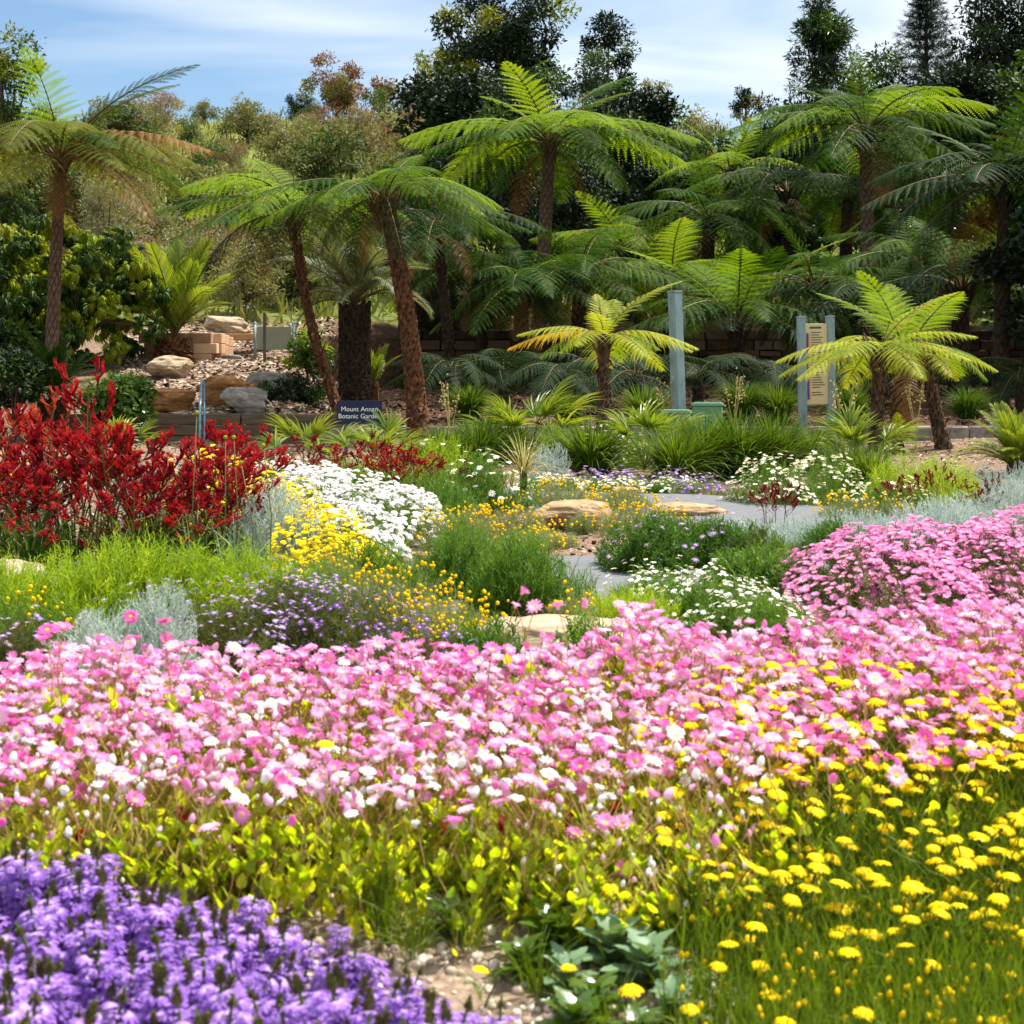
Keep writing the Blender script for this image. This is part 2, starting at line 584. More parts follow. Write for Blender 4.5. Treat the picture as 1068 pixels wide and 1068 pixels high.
M['timber_warm'] = noisemat('timber_warm', [(150, 112, 66), (190, 150, 98)], 6, 0.7, 0.4, 0.01, (.3, 3, 3))
M['steel_teal'] = noisemat('steel_teal', [(92, 112, 116), (126, 148, 152), (140, 160, 164)], 7, 0.5, 0.08, 0.003, (1.5, 1.5, .5))
M['steel_blue'] = noisemat('steel_blue', [(90, 124, 146), (120, 152, 170)], 12, 0.35, 0.05, 0.002, metal=0.3)
M['steel_dark'] = noisemat('steel_dark', [(70, 62, 58), (92, 84, 78)], 12, 0.5, 0.05, 0.002)
M['box_green'] = noisemat('box_green', [(84, 132, 100), (100, 148, 114)], 6, 0.55, 0.08, 0.004)
M['box_lid'] = noisemat('box_lid', [(106, 150, 122), (120, 164, 136)], 6, 0.5, 0.05, 0.004)
M['panel_tan'] = noisemat('panel_tan', [(200, 186, 140), (210, 196, 152)], 3, 0.6, 0.0)
M['panel_blue'] = noisemat('panel_blue', [(40, 62, 140), (48, 70, 150)], 3, 0.6, 0.0)
M['panel_orange'] = noisemat('panel_orange', [(206, 120, 60), (214, 130, 70)], 3, 0.6, 0.0)
M['ink'] = noisemat('ink', [(92, 76, 50), (104, 86, 58)], 3, 0.7, 0.0)
M['sign_blue'] = noisemat('sign_blue', [(24, 32, 60), (30, 40, 72)], 5, 0.4, 0.0)
M['white_paint'] = noisemat('white_paint', [(226, 228, 230), (232, 234, 236)], 5, 0.5, 0.0)
M['glass_panel'] = noisemat('glass_panel', [(128, 128, 106), (140, 140, 116)], 3, 0.25, 0.0)
M['asphalt'] = noisemat('asphalt', [(80, 81, 85), (104, 105, 109), (120, 120, 123)], 30, 0.9, 0.3, 0.004, (.35, 2.5, 1))
M['chip'] = noisemat('chip', [(82, 62, 48), (150, 126, 106), (196, 176, 156)], 3, 0.9, 0.2, 0.01, rnd=0.85, lo=.1, hi=.9)
M['pebble'] = noisemat('pebble', [(136, 116, 98), (190, 172, 152), (222, 210, 194)], 9, 0.85, 0.3, 0.004, rnd=0.7, lo=.1, hi=.9)


# ------------------------------------------------------------------ terrain
def smooth(a, b, x):
    t = np.clip((x - a) / (b - a), 0, 1)
    return t * t * (3 - 2 * t)


def terr(x, y):
    x = np.asarray(x, float)
    y = np.asarray(y, float)
    L = np.interp(y, [0, 2.5, 3.2, 4.3, 6, 14, 22.79, 23.0, 36, 45, 100, 130, 400], [-.1, -.08, 0, .1, 0, .03, .2, .55, 2.3, 4.0, 16.9, 17.3, 12])
    Rr = np.interp(y, [0, 2.5, 3.2, 4.3, 6, 14, 22.79, 23.0, 33.3, 33.6, 40, 100, 130, 400], [-.1, -.08, 0, .1, 0, .03, .2, .45, .95, 1.95, 2.9, 15.0, 15.6, 9])
    t = x / np.maximum(y, 1)
    w = np.where(y < 40, smooth(-.135, -.105, t), smooth(-.13, .05, t))
    z = L * (1 - w) + Rr * w
    amp = np.interp(y, [0, 5, 24, 45, 90, 140], [0.006, .015, .05, .2, .7, 2.0])
    z = z + amp * (np.sin(x * 1.3 + y * .7) * np.sin(y * .9 - x * .4) + .5 * np.sin(x * 2.9 + 1) * np.sin(y * 2.3)) * np.where(y > 60, .5, 1)
    return z


def G(px, d):
    """ground point at photo column px and distance d"""
    x = (px - 534) / F * d
    return np.array([x, d, float(terr(x, d))])


def W(px, py, d):
    return np.array([(px - 534) / F * d, d, 1 + (400 - py) / F * d])


ys = np.unique(np.concatenate([np.linspace(-8, 22.5, 180), [22.79, 23.0], np.linspace(23.3, 33.1, 50), [33.3, 33.6], np.linspace(34, 60, 50), np.geomspace(62, 130, 40), np.geomspace(140, 1200, 24)]))
xs = np.unique(np.concatenate([np.linspace(-14, 14, 190), np.linspace(15, 60, 40), -np.linspace(15, 60, 40), np.geomspace(64, 900, 14), -np.geomspace(64, 900, 14)]))
XX, YY = np.meshgrid(xs, ys)
VV = np.stack([XX, YY, terr(XX, YY)], axis=2).reshape(-1, 3)
nx, ny = len(xs), len(ys)
ii, jj = np.meshgrid(np.arange(nx - 1), np.arange(ny - 1))
a0 = (jj * nx + ii).ravel()
gm, n, l, bs, out = new_mat('ground')
geo_n = n.new('ShaderNodeNewGeometry')
sx = n.new('ShaderNodeSeparateXYZ')
l.new(geo_n.outputs['Position'], sx.inputs[0])


def gnoise(scale, detail=8, rough=.65):
    z = n.new('ShaderNodeTexNoise')
    z.inputs['Scale'].default_value = scale
    z.inputs['Detail'].default_value = detail
    z.inputs['Roughness'].default_value = rough
    l.new(geo_n.outputs['Position'], z.inputs['Vector'])
    return z.outputs['Fac']


def mapr(v, a, b):
    m_ = n.new('ShaderNodeMapRange')
    m_.inputs[1].default_value = a
    m_.inputs[2].default_value = b
    l.new(v, m_.inputs[0])
    return m_.outputs[0]


def mixc(f, a, b):
    m_ = n.new('ShaderNodeMixRGB')
    l.new(f, m_.inputs[0])
    l.new(a, m_.inputs[1])
    l.new(b, m_.inputs[2])
    return m_.outputs[0]


n_f, n_m, n_c = gnoise(40), gnoise(6), gnoise(.12, 6)
soil = ramp(n, [(.3, c(112, 92, 76)), (.55, c(160, 138, 118)), (.72, c(196, 178, 158))])
l.new(n_f, soil.inputs[0])
mul = ramp(n, [(.32, c(70, 52, 40)), (.5, c(124, 100, 82)), (.68, c(170, 148, 128))])
l.new(n_f, mul.inputs[0])
bark = ramp(n, [(.32, c(40, 28, 20)), (.5, c(76, 54, 40)), (.68, c(112, 84, 64))])  # pine bark; the shade under the ferns is darkened into these browns
l.new(n_f, bark.inputs[0])
ratio = math_node(n, l, 'DIVIDE', sx.outputs['X'], sx.outputs['Y'])
hill = ramp(n, [(.36, c(70, 88, 34)), (.5, c(96, 108, 48)), (.6, c(118, 106, 68)), (.7, c(86, 98, 46))])
l.new(n_c, hill.inputs[0])
hf = ramp(n, [(.3, c(84, 96, 40)), (.7, c(150, 150, 84))])
l.new(n_m, hf.inputs[0])
hm = n.new('ShaderNodeMixRGB')
hm.inputs[0].default_value = .4
l.new(hill.outputs[0], hm.inputs[1])
l.new(hf.outputs[0], hm.inputs[2])
base = mixc(mapr(sx.outputs['Y'], 4.5, 6), soil.outputs[0], mul.outputs[0])
bark_shade = math_node(n, l, 'MULTIPLY', mapr(ratio, -.125, -.105), mapr(sx.outputs['Y'], 22.7, 23.0))  # where the shade-darkened bark replaces the lighter mulch
base = mixc(bark_shade, base, bark.outputs[0])
base = mixc(mapr(sx.outputs['Y'], 34.5, 37.5), base, hm.outputs[0])
l.new(base, bs.inputs['Base Color'])
bs.inputs['Roughness'].default_value = .95
bs.inputs['Specular IOR Level'].default_value = .1
bp = n.new('ShaderNodeBump')
bp.inputs['Strength'].default_value = .7
bp.inputs['Distance'].default_value = .03
l.new(n_f, bp.inputs['Height'])
l.new(bp.outputs[0], bs.inputs['Normal'])
tag(obj('ground', mesh('ground', Geo(VV, np.stack([a0, a0 + 1, a0 + nx + 1, a0 + nx], axis=1)), [gm], True)), kind='structure')

# path: a ribbon following the ground
pc = np.array([(-4.5, 8.0), (-1, 8.15), (.4, 8.15), (1.6, 8.6), (2.45, 9.7), (2.45, 11.2), (1.7, 12.3), (0.9, 13.1), (-.6, 14.2), (-3, 15.2)])
tt = np.linspace(0, len(pc) - 1, 90)


def catmull(p, t):
    i = np.clip(t.astype(int), 0, len(p) - 2)
    f = (t - i)[:, None]
    g = lambda k: p[np.clip(k, 0, len(p) - 1)]
    p0, p1, p2, p3 = g(i - 1), g(i), g(i + 1), g(i + 2)
    return .5 * (2 * p1 + (p2 - p0) * f + (2 * p0 - 5 * p1 + 4 * p2 - p3) * f ** 2 + (3 * p1 - p0 - 3 * p2 + p3) * f ** 3)


cp = catmull(pc, tt)
tg = nrmz(np.gradient(cp, axis=0))
nm2 = np.stack([-tg[:, 1], tg[:, 0]], axis=1)
cols_ = []
for k in np.linspace(-1, 1, 9):
    p = cp + nm2 * k * (.9 + .1 * (cp[:, 1:2] < 9.2))
    cols_.append(np.stack([p[:, 0], p[:, 1], terr(p[:, 0], p[:, 1]) + .03 - .03 * abs(k) ** 8], axis=1))
PV = np.stack(cols_, axis=1).reshape(-1, 3)
i_, j_ = np.meshgrid(np.arange(8), np.arange(len(tt) - 1))
a0 = (j_ * 9 + i_).ravel()
tag(obj('path', mesh('path', Geo(PV, np.stack([a0, a0 + 9, a0 + 10, a0 + 1], axis=1)), [M['asphalt']], True)), kind='structure')

# ------------------------------------------------------------------ leaf and blade templates (length along +Y, face +Z)
def leafT(w=.35, fold=.06, bend=-.15):
    return Geo([(0, 0, 0), (w / 2, .42, fold), (0, 1, bend), (-w / 2, .42, fold), (0, .42, 0)], [(0, 1, 2, 4), (0, 4, 2, 3)], D=[0, .5, 1, .5, .5])


def needleT(w=.1):
    return Geo([(-w / 2, 0, 0), (w / 2, 0, 0), (w * .25, 1, 0), (-w * .25, 1, 0)], [(0, 1, 2, 3)], D=[0, 0, 1, 1])


def bladeT(w=.03, bend=.5, seg=5, fold=.25):
    V, Q, D = [], [], []
    for i in range(seg + 1):
        s = i / seg
        a = bend * s
        ww = w * (1 - s ** 3) * (.6 + .4 * min(1, s * 4))
        y, z = (s * math.cos(a * .6)), -(s * math.sin(a * .8)) * s
        V += [(-ww / 2, y, z + fold * ww), (0, y, z), (ww / 2, y, z + fold * ww)]
        D += [s, s, s]
        if i:
            b = 3 * (i - 1)
            Q += [(b, b + 1, b + 4, b + 3), (b + 1, b + 2, b + 5, b + 4)]
    return Geo(V, Q, D=D)


def sprigT(k=16, nl=.2, nw=.035, ang=.9, stem=.012, smat=0):
    """upright sprig of length 1 with k needles spiralling round it"""
    s = np.linspace(.12, .98, k)
    a = np.arange(k) * 2.4
    d = np.stack([np.cos(a) * math.sin(ang), np.sin(a) * math.sin(ang), np.full(k, math.cos(ang))], axis=1)
    P = np.stack([np.zeros(k), np.zeros(k), s], axis=1)
    g = scatter(needleT(nw / nl), frames(d, (0, 0, 1)), P, nl * (1.15 - .55 * s), R=np.full(k, .5))
    st = Geo([(-stem, 0, 0), (stem, 0, 0), (stem * .4, 0, 1), (-stem * .4, 0, 1)], [(0, 1, 2, 3)])
    g = join([g, st])
    # sprig axis along +Y, so frames() can aim it
    return g.xf(rotx(-PI / 2))


LEAF, LEAFW, LEAFN = leafT(.42), leafT(.62, .1), leafT(.2, .04, -.3)
# heart shaped stem leaf
HEART = Geo([(0, 0, 0), (.30, .10, .06), (.34, .42, .08), (.17, .78, .02), (0, 1, -.06), (-.17, .78, .02), (-.34, .42, .08), (-.30, .10, .06), (0, .42, 0)],
            [(0, 1, 2, 8), (8, 2, 3, 4), (4, 5, 6, 8), (8, 6, 7, 0)])
BLADES = [bladeT(.028, .25), bladeT(.028, .7), bladeT(.03, 1.15)]
SPRIG_FINE, SPRIG_MED = sprigT(18, .2, .03, .75), sprigT(12, .3, .07, .8)
SPRIG_SIL = sprigT(12, .2, .05, .5, .025)


def blade_clump(n, L, spread=.6, w=1.0, r0=.12, mat=0):
    gs = []
    for k, b in enumerate(BLADES):
        m = n // 3
        a = rng.random(m) * 2 * PI
        tilt = np.abs(rng.normal(0, 1, m)) * spread * (.5 + .35 * k)
        tilt = np.minimum(tilt, 1.35)
        d = np.stack([np.cos(a) * np.sin(tilt), np.sin(a) * np.sin(tilt), np.cos(tilt)], axis=1)
        P = np.stack([np.cos(a), np.sin(a), np.zeros(m)], axis=1) * (r0 * np.sqrt(rng.random(m)))[:, None]
        ln = L * (.6 + .5 * rng.random(m))
        S = np.stack([np.full(m, w) * L, ln, ln], axis=1)
        gs.append(scatter(b, frames(d, np.stack([-np.cos(a), -np.sin(a), np.full(m, .4)], axis=1)), P, S))
    return join(gs).mat(mat)


def dome_points(n, rx, ry, h, lo=0.0, seed=None, lump=.18):
    """points over a lumpy dome, with outward normals"""
    u = rng.random(n) * 2 * PI
    cz = lo + (1 - lo) * rng.random(n)
    sz = np.sqrt(1 - cz ** 2)
    N = np.stack([sz * np.cos(u), sz * np.sin(u), cz], axis=1)
    ph = rng.random(3) * 6
    k = 1 + lump * (np.sin(3 * u + ph[0] + 2 * cz) * sz + .7 * np.sin(5 * u + ph[1]) * sz + .6 * np.sin(4 * cz + 2 * u + ph[2]))
    return N * np.array([rx, ry, h]) * k[:, None], N


def shrub_geo(rx, ry, h, n, sprig, size, up=.55, jitter=.35):
    P, N = dome_points(n, rx, ry, h)
    s = size * (.7 + .6 * rng.random(n))
    depth = rng.random(n) ** 2 * .5
    d = nrmz(N * (1 - up) + np.array([0, 0, up]) + rng.normal(0, jitter, (n, 3)))
    P = P * (1 - depth)[:, None] - d * s[:, None] * .8
    P[:, 2] = np.maximum(P[:, 2], 0)
    return scatter(sprig, frames(d, runit(n)), P, s)


def mound(name, label, cat, px, d, rx, ry, h, foliage, n, sprig, size, flower=None, group=None, up=.55, z0=0.0):
    """a low shrub or cushion plant: foliage part, flowers as parts"""
    b = G(px, d)
    b[2] += z0
    t = thing(name, label, cat, tuple(b), group)
    obj('foliage', mesh('foliage', shrub_geo(rx, ry, h, n, sprig, size, up), [foliage]), t)
    if flower:
        for fl in flower if isinstance(flower, list) else [flower]:
            tmpl, nf, fs, mats, lo, lift = fl
            P, N = dome_points(nf, rx, ry, h, lo)
            P = P + np.array([0, 0, 1]) * (lift * rng.random(nf))[:, None]
            nn = nrmz(N * .5 + np.array([0, 0, .8]) + rng.normal(0, .25, (nf, 3)))
            S = fs * (.75 + .5 * rng.random(nf))
            order = np.argsort((P[:, 1]) + rng.random(nf) * .2)
            MM = zframes(nn)
            me = mesh('flower', tmpl, mats, False)
            me_n = min(nf, 100)
            for k in order[:me_n]:
                o = obj('flower', me, t, tuple(P[k]), sc=float(S[k]))
                setmat_frame(o, MM[k])
            if nf > 100:
                r_ = order[100:]
                o = obj('flower', mesh('flower_mass', scatter(tmpl, MM[r_], P[r_], S[r_]), mats), t)
                o['kind'] = 'stuff'
    return t


# ------------------------------------------------------------------ flower heads (radius 1, facing +Z)
def daisyT(n=13, whorls=2, cup=.35, wid=.30, inner=.16, seg=3, curl=.25, pm=0, cm=1, im=2, disc=.26, invol=True, seedv=0, winc=.28):
    gs = []
    r_ = np.random.default_rng(seedv + 5)
    for w in range(whorls):
        for k in range(n):
            a = (k + .5 * w) / n * 2 * PI + r_.normal(0, .06)
            e = cup + winc * w + r_.normal(0, .08)
            V, Q, D = [], [], []
            L = (1 - .12 * w) * (.92 + .16 * r_.random())
            wl_ = [.4, .85, 1.0, .35]
            for i in range(seg + 1):
                s = i / seg
                ang = e - curl * s * s
                rr = inner + (L - inner) * s * math.cos(ang)
                zz = (L - inner) * s * math.sin(ang) + .02 * w
                hw = wid * wl_[min(3, round(3 * s))] / 2
                V += [(rr, -hw, zz), (rr, hw, zz)]
                D += [s, s]
                if i:
                    b = 2 * (i - 1)
                    Q.append((b, b + 2, b + 3, b + 1))
            gs.append(Geo(V, Q, D=D, QM=pm).xf(rotz(a)))
    dm = ball(8, 4, cm).xf(None, (0, 0, .06), (disc, disc, disc * .45))
    gs.append(dm)
    if invol:
        gs.append(tube([(0, 0, -.42), (0, 0, -.2), (0, 0, .06)], [.07, .25, .24], 7, False, im))
    return join(gs)


def budT(pm=0, im=2):
    b = ball(7, 6, pm)
    z = b.V[:, 2]
    b.V[:, :2] *= (.5 - .16 * z)[:, None]
    b.V[:, 2] = z * .75 + .4
    return join([b, tube([(0, 0, -.5), (0, 0, -.25), (0, 0, .1)], [.07, .22, .34], 6, False, im)])


DAISY = [daisyT(13, 2, .30, seedv=1, disc=.21), daisyT(12, 2, .58, seedv=2, disc=.2), daisyT(14, 2, .12, seedv=3, disc=.22), daisyT(12, 2, .88, curl=.1, seedv=4, disc=.2)]
BUD = budT()
YEL = [daisyT(18, 3, .02, .24, .2, 3, .45, disc=.4, seedv=6, winc=.12), daisyT(18, 3, .14, .24, .2, 3, .4, disc=.4, seedv=7, winc=.14)]
SMALL = daisyT(9, 1, .2, .42, .14, 2, .2, disc=.3, invol=False, seedv=8)
SMALLP = daisyT(11, 2, .35, .36, .14, 2, .2, disc=.25, invol=False, seedv=9)
POM = daisyT(10, 3, .25, .34, .12, 2, .15, disc=.3, invol=False, seedv=10)
BUTTON = ball(6, 4, 0)

# ------------------------------------------------------------------ tree ferns
def frond_geo(e0, e1, seed, npin=17, npl=19, W_=.30, petiole=.13, droop=.9, pw=2.6):
    r_ = np.random.default_rng(seed)
    ns = 60
    t = np.linspace(0, 1, ns)
    ph = e1 + (e0 - e1) * (np.exp(-pw * t) - math.exp(-pw) * t)
    yaw = .12 * np.sin(t * 2 + r_.random() * 6) * t
    T = np.stack([np.cos(ph) * np.cos(yaw), np.cos(ph) * np.sin(yaw), np.sin(ph)], axis=1)
    P = np.concatenate([[[0, 0, 0]], np.cumsum(T[:-1], axis=0) / (ns - 1)])
    gs = [tube(P[::4], np.linspace(.009, .0015, len(P[::4])), 5, False, 0)]
    Vs, Qs, Rs = [], [], []
    nv = 0
    for sd_ in (-1, 1):
        for i in range(npin):
            q = petiole + (1 - petiole) * (i + .5 * (sd_ > 0) * .4) / npin
            q = min(q, .995)
            f = q * (ns - 1)
            k = min(int(f), ns - 2)
            p0 = P[k] + (P[k + 1] - P[k]) * (f - k)
            tv = T[k]
            side = nrmz(np.cross(np.array([0, 0, 1.0]), tv)) * sd_
            N = np.cross(tv, side) * sd_
            u = (q - petiole) / (1 - petiole)
            ln = W_ * (min(1, .45 + u * 3.2) * (1 - u ** 2.6) + .03) * (.9 + .2 * r_.random())
            fw = math.radians(12 + 34 * u) + r_.normal(0, .06)
            d0 = side * math.cos(fw) + tv * math.sin(fw)
            s = (np.arange(npl) + .6) / npl
            dr = droop * (.8 + .4 * r_.random())
            # pinna curve: lifts a little then droops
            cur = p0 + ln * (s[:, None] * d0 + (.18 * s - dr * s ** 2 * .75)[:, None] * np.array([0, 0, 1]) * .8 + .10 * (s * 0)[:, None] * N)
            pt = nrmz(d0 + (.18 - dr * 1.5 * s)[:, None] * np.array([0, 0, .8]))
            pn = nrmz(np.cross(pt, tv[None] * sd_))
            pn = np.where(pn[:, 2:3] < 0, -pn, pn)
            gap = (1 - petiole) / npin
            for e in (-1, 1):
                pd = nrmz(np.cross(pn, pt)) * e
                pl = gap * .45 * np.clip(1.25 - s ** 1.6 * 1.2, .12, 1) * (.85 + .3 * r_.random(npl)) * (1.0 if u < .75 else 1.2)
                hw = ln / npl * .37
                dirn = nrmz(pd + .45 * pt - .22 * pn)
                b0 = cur - pt * hw
                b1 = cur + pt * hw
                tip = cur + dirn * pl[:, None]
                t0, t1 = tip - pt * hw * .45, tip + pt * hw * .45
                V = np.stack([b0, b1, t1, t0], axis=1).reshape(-1, 3)
                ix = np.arange(npl)[:, None] * 4 + np.arange(4)[None] + nv
                if e * sd_ < 0:
                    ix = ix[:, ::-1]
                Vs.append(V)
                Qs.append(ix)
                Rs.append(np.full(len(V), np.clip(.5 + r_.normal(0, .18), 0, 1)))
                nv += len(V)
            # midrib of the pinna
            e0_, e1_ = p0, cur[-1]
    g = Geo(np.concatenate(Vs), np.concatenate(Qs), R=np.concatenate(Rs), QM=1)
    return join([gs[0], g])


FR_GEO = {
    'arch': [frond_geo(math.radians(60), math.radians(-32), 1), frond_geo(math.radians(50), math.radians(-22), 2), frond_geo(math.radians(66), math.radians(-40), 3)],
    'flat': [frond_geo(math.radians(36), math.radians(-26), 4), frond_geo(math.radians(26), math.radians(-34), 5)],
    'up': [frond_geo(math.radians(76), math.radians(30), 6, droop=.3, pw=1.2, W_=.27), frond_geo(math.radians(64), math.radians(14), 7, droop=.4, pw=1.4, W_=.27)],
    'hang': [frond_geo(math.radians(16), math.radians(-62), 8, pw=1.5), frond_geo(math.radians(6), math.radians(-70), 9, pw=1.5)],
}
FR_MESH = {}


def frond_mesh(kind, v, mat, rach='rachis'):
    key = (kind, v, mat)
    if key not in FR_MESH:
        FR_MESH[key] = mesh('frond', FR_GEO[kind][v], [M[rach], M[mat]])
    return FR_MESH[key]


def crozier_mesh():
    if 'crozier' not in FR_MESH:
        p = []
        for t in np.linspace(0, 1, 14):
            p.append((.12 * t, 0, t * .8))
        for a in np.linspace(0, 2.2 * PI, 18):
            r_ = .045 * (1 - a / 9)
            p.append((.12 + .05 - r_ * math.cos(a) - .005, 0, .8 + r_ * math.sin(a)))
        g = tube(p, np.linspace(.012, .006, len(p)), 5, True, 0)
        FR_MESH['crozier'] = mesh('fiddlehead', g, [M['rachis_brown']])
    return FR_MESH['crozier']


def trunk_geo(path, r0, r1, kind='scar', rows=None):
    """tapered trunk with modelled diamond leaf scars"""
    p = np.asarray(path, float)
    L = np.sum(np.linalg.norm(np.diff(p, axis=0), axis=1))
    nr = int(max(30, L / .028))
    s = np.linspace(0, 1, nr)
    seg = np.concatenate([[0], np.cumsum(np.linalg.norm(np.diff(p, axis=0), axis=1))]) / L
    P = np.stack([np.interp(s, seg, p[:, k]) for k in range(3)], axis=1)
    K = 7
    P = np.stack([np.convolve(np.pad(P[:, k], K, mode='reflect', reflect_type='odd'), np.ones(2 * K + 1) / (2 * K + 1), 'valid') for k in range(3)], axis=1)
    sides = 28
    a = np.arange(sides) / sides * 2 * PI
    r = (r0 + (r1 - r0) * s)[:, None] * (1 + .35 * np.exp(-s * L / .25))[:, None]
    A, S = np.meshgrid(a, s * L)
    m = 7
    cell = .115
    u, v = A / (2 * PI) * m, S / cell
    uu, vv = (u + v * .5), (u - v * .5)
    fu, fv = np.abs(uu - np.round(uu)) * 2, np.abs(vv - np.round(vv)) * 2
    edge = np.minimum(1 - fu, 1 - fv)
    sc = np.clip(edge * 2.2, 0, 1)
    jit = np.random.default_rng(int(L * 100)).random(sc.shape)
    if kind == 'scar':
        rr = r * (1 + .16 * sc + .03 * jit)
    else:
        rr = r * (1 + .20 * jit + .10 * sc)
        sc = .35 * sc + .65 * jit ** 2
    T = nrmz(np.gradient(P, axis=0))
    x = nrmz(np.cross(T, np.array([.05, 1, .02])))
    y = np.cross(T, x)
    V = P[:, None] + rr[:, :, None] * (np.cos(A)[:, :, None] * x[:, None] + np.sin(A)[:, :, None] * y[:, None])
    i = np.arange(nr - 1)[:, None] * sides
    j = np.arange(sides)[None]
    k = (j + 1) % sides
    Q = np.stack([i + j, i + k, i + sides + k, i + sides + j], axis=2).reshape(-1, 4)
    return Geo(V.reshape(-1, 3), Q, D=sc.ravel()), P


def lerp_path(b, t, bow=0.0, n=8):
    s = np.linspace(0, 1, n)[:, None]
    p = np.asarray(b) * (1 - s) + np.asarray(t) * s
    p[:, 0] += bow * np.sin(s[:, 0] * PI)
    return p


def tree_fern(label, base, crown, r, L, mat, spec, bark='bark_scar', kind='scar', seed=0, bow=0.0, group='tree ferns', extra=(), tilt=.12, stubs=14, crz=2, name='tree_fern', dead=2):
    """spec: list of (frond kind, how many, length factor, material or None)"""
    rs = np.random.default_rng(seed + 100)
    base, crown = np.asarray(base, float), np.asarray(crown, float)
    t = thing(name, label, 'tree fern', tuple(base), group)
    loc = crown - base
    tg_, P = trunk_geo(lerp_path((0, 0, -.1), loc, bow), r * 1.12, r * .86, kind)
    parts = [tg_]
    # old leaf bases flaring below the crown
    for k in range(stubs):
        a = k * 2.4 + rs.random()
        z0 = -rs.random() * .35
        d = np.array([math.cos(a), math.sin(a), 0])
        p = [loc + d * r * .75 + (0, 0, z0 - .12), loc + d * r * 1.25 + (0, 0, z0 + .05), loc + d * (r * 1.25 + .12) + (0, 0, z0 + .26)]
        parts.append(Geo(tube(p, [.022, .02, .012], 5).V, tube(p, [.022, .02, .012], 5).Q, D=.5 + .4 * rs.random()))
    if kind == 'shag':
        H_ = len(P)
        nst = int(H_ * 1.5)
        kk = np.linspace(2, H_ - 3, nst).astype(int)
        a = np.arange(nst) * 2.4 + rs.normal(0, .3, nst)
        ru = np.linspace(r * 1.12, r * .86, H_)[kk] * .98
        dv = np.stack([np.cos(a), np.sin(a), np.zeros(nst)], axis=1)
        fr_ = frames(dv * .42 + np.array([0, 0, 1.0]) * np.where(rs.random(nst) < .75, 1, -.8)[:, None], dv)
        sh = scatter(leafT(.45, .12, .1), fr_, P[kk] + dv * ru[:, None], .10 * (.6 + .8 * rs.random(nst)))
        sh.D = np.repeat(.15 + .8 * rs.random(nst), 5)
        parts.append(sh)
    obj('trunk', mesh('trunk', join(parts), [M[bark]], False), t)
    az0 = rs.random() * 6
    for kind_, cnt, lf, m2 in spec:
        for k in range(cnt):
            v = rs.integers(len(FR_GEO[kind_]))
            az = az0 + (k + .5 * rs.random()) / cnt * 2 * PI
            o = obj('frond', frond_mesh(kind_, v, m2 or mat), t, tuple(loc + np.array([math.cos(az), math.sin(az), 0]) * r * .5),
                    (rs.normal(0, tilt), rs.normal(0, tilt), az), L * lf * (.88 + .24 * rs.random()))
        az0 += .5 + rs.random()
    for kind_, az, lf, m2, v in extra:               # fronds the photo shows clearly, by azimuth in degrees (0 = right, 90 = away)
        obj('frond', frond_mesh(kind_, v, m2 or mat), t, tuple(loc), (0, 0, math.radians(az)), L * lf)
    for k in range(min(dead, 1) if L < 2 else dead):
        obj('frond', frond_mesh('hang', k % 2, 'fern_dead', 'rachis_brown'), t, tuple(loc - np.array([0, 0, .12])), (rs.normal(0, .1), .25 + .3 * rs.random(), rs.random() * 6.28), L * (.45 + .25 * rs.random()))
    for k in range(crz):
        o = obj('fiddlehead', crozier_mesh(), t, tuple(loc), (rs.normal(0, .3), rs.normal(0, .3), rs.random() * 6), L * (.3 + .2 * rs.random()))
    return t


# ------------------------------------------------------------------ trees
def clumps(c0, rx, ry, rz, n, seed, cone=0.0):
    r_ = np.random.default_rng(seed)
    u = nrmz(r_.normal(size=(n, 3)))
    rad = r_.random(n) ** .45
    p = u * rad[:, None]
    if cone:
        h = (p[:, 2] + 1) / 2
        p[:, :2] *= (1.15 - cone * h)[:, None]
    return np.asarray(c0) + p * np.array([rx, ry, rz])


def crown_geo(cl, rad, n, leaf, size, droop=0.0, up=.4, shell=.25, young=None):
    """leaves in clumps; young (0..1) share of outer leaves in material 1: new growth, and sunlit leaves done by colour"""
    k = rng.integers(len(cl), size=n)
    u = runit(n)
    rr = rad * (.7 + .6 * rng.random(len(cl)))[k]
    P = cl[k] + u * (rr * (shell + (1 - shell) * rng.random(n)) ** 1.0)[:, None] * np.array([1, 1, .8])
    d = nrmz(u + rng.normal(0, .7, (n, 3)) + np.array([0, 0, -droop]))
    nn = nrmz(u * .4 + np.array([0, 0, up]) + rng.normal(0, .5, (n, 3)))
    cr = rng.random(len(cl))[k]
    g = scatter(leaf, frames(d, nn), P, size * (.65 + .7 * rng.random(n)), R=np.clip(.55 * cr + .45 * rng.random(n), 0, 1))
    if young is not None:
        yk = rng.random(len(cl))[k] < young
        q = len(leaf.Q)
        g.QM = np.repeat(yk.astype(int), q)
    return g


def limbs_geo(base, cl, r, n=8, split=.45, seed=0):
    r_ = np.random.default_rng(seed)
    base = np.asarray(base, float)
    top = cl.mean(axis=0)
    fork = base + (top - base) * split
    gs = [tube(lerp_path(base, fork, .05 * r_.normal()), np.linspace(r * 1.15, r * .75, 8), 9)]
    for k in r_.choice(len(cl), min(n, len(cl)), replace=False):
        mid = (fork + cl[k]) / 2 + np.array([0, 0, .1 * np.linalg.norm(cl[k] - fork)])
        gs.append(tube([fork - (0, 0, r), mid, cl[k]], [r * .5, r * .3, r * .12], 6))
    return join(gs)


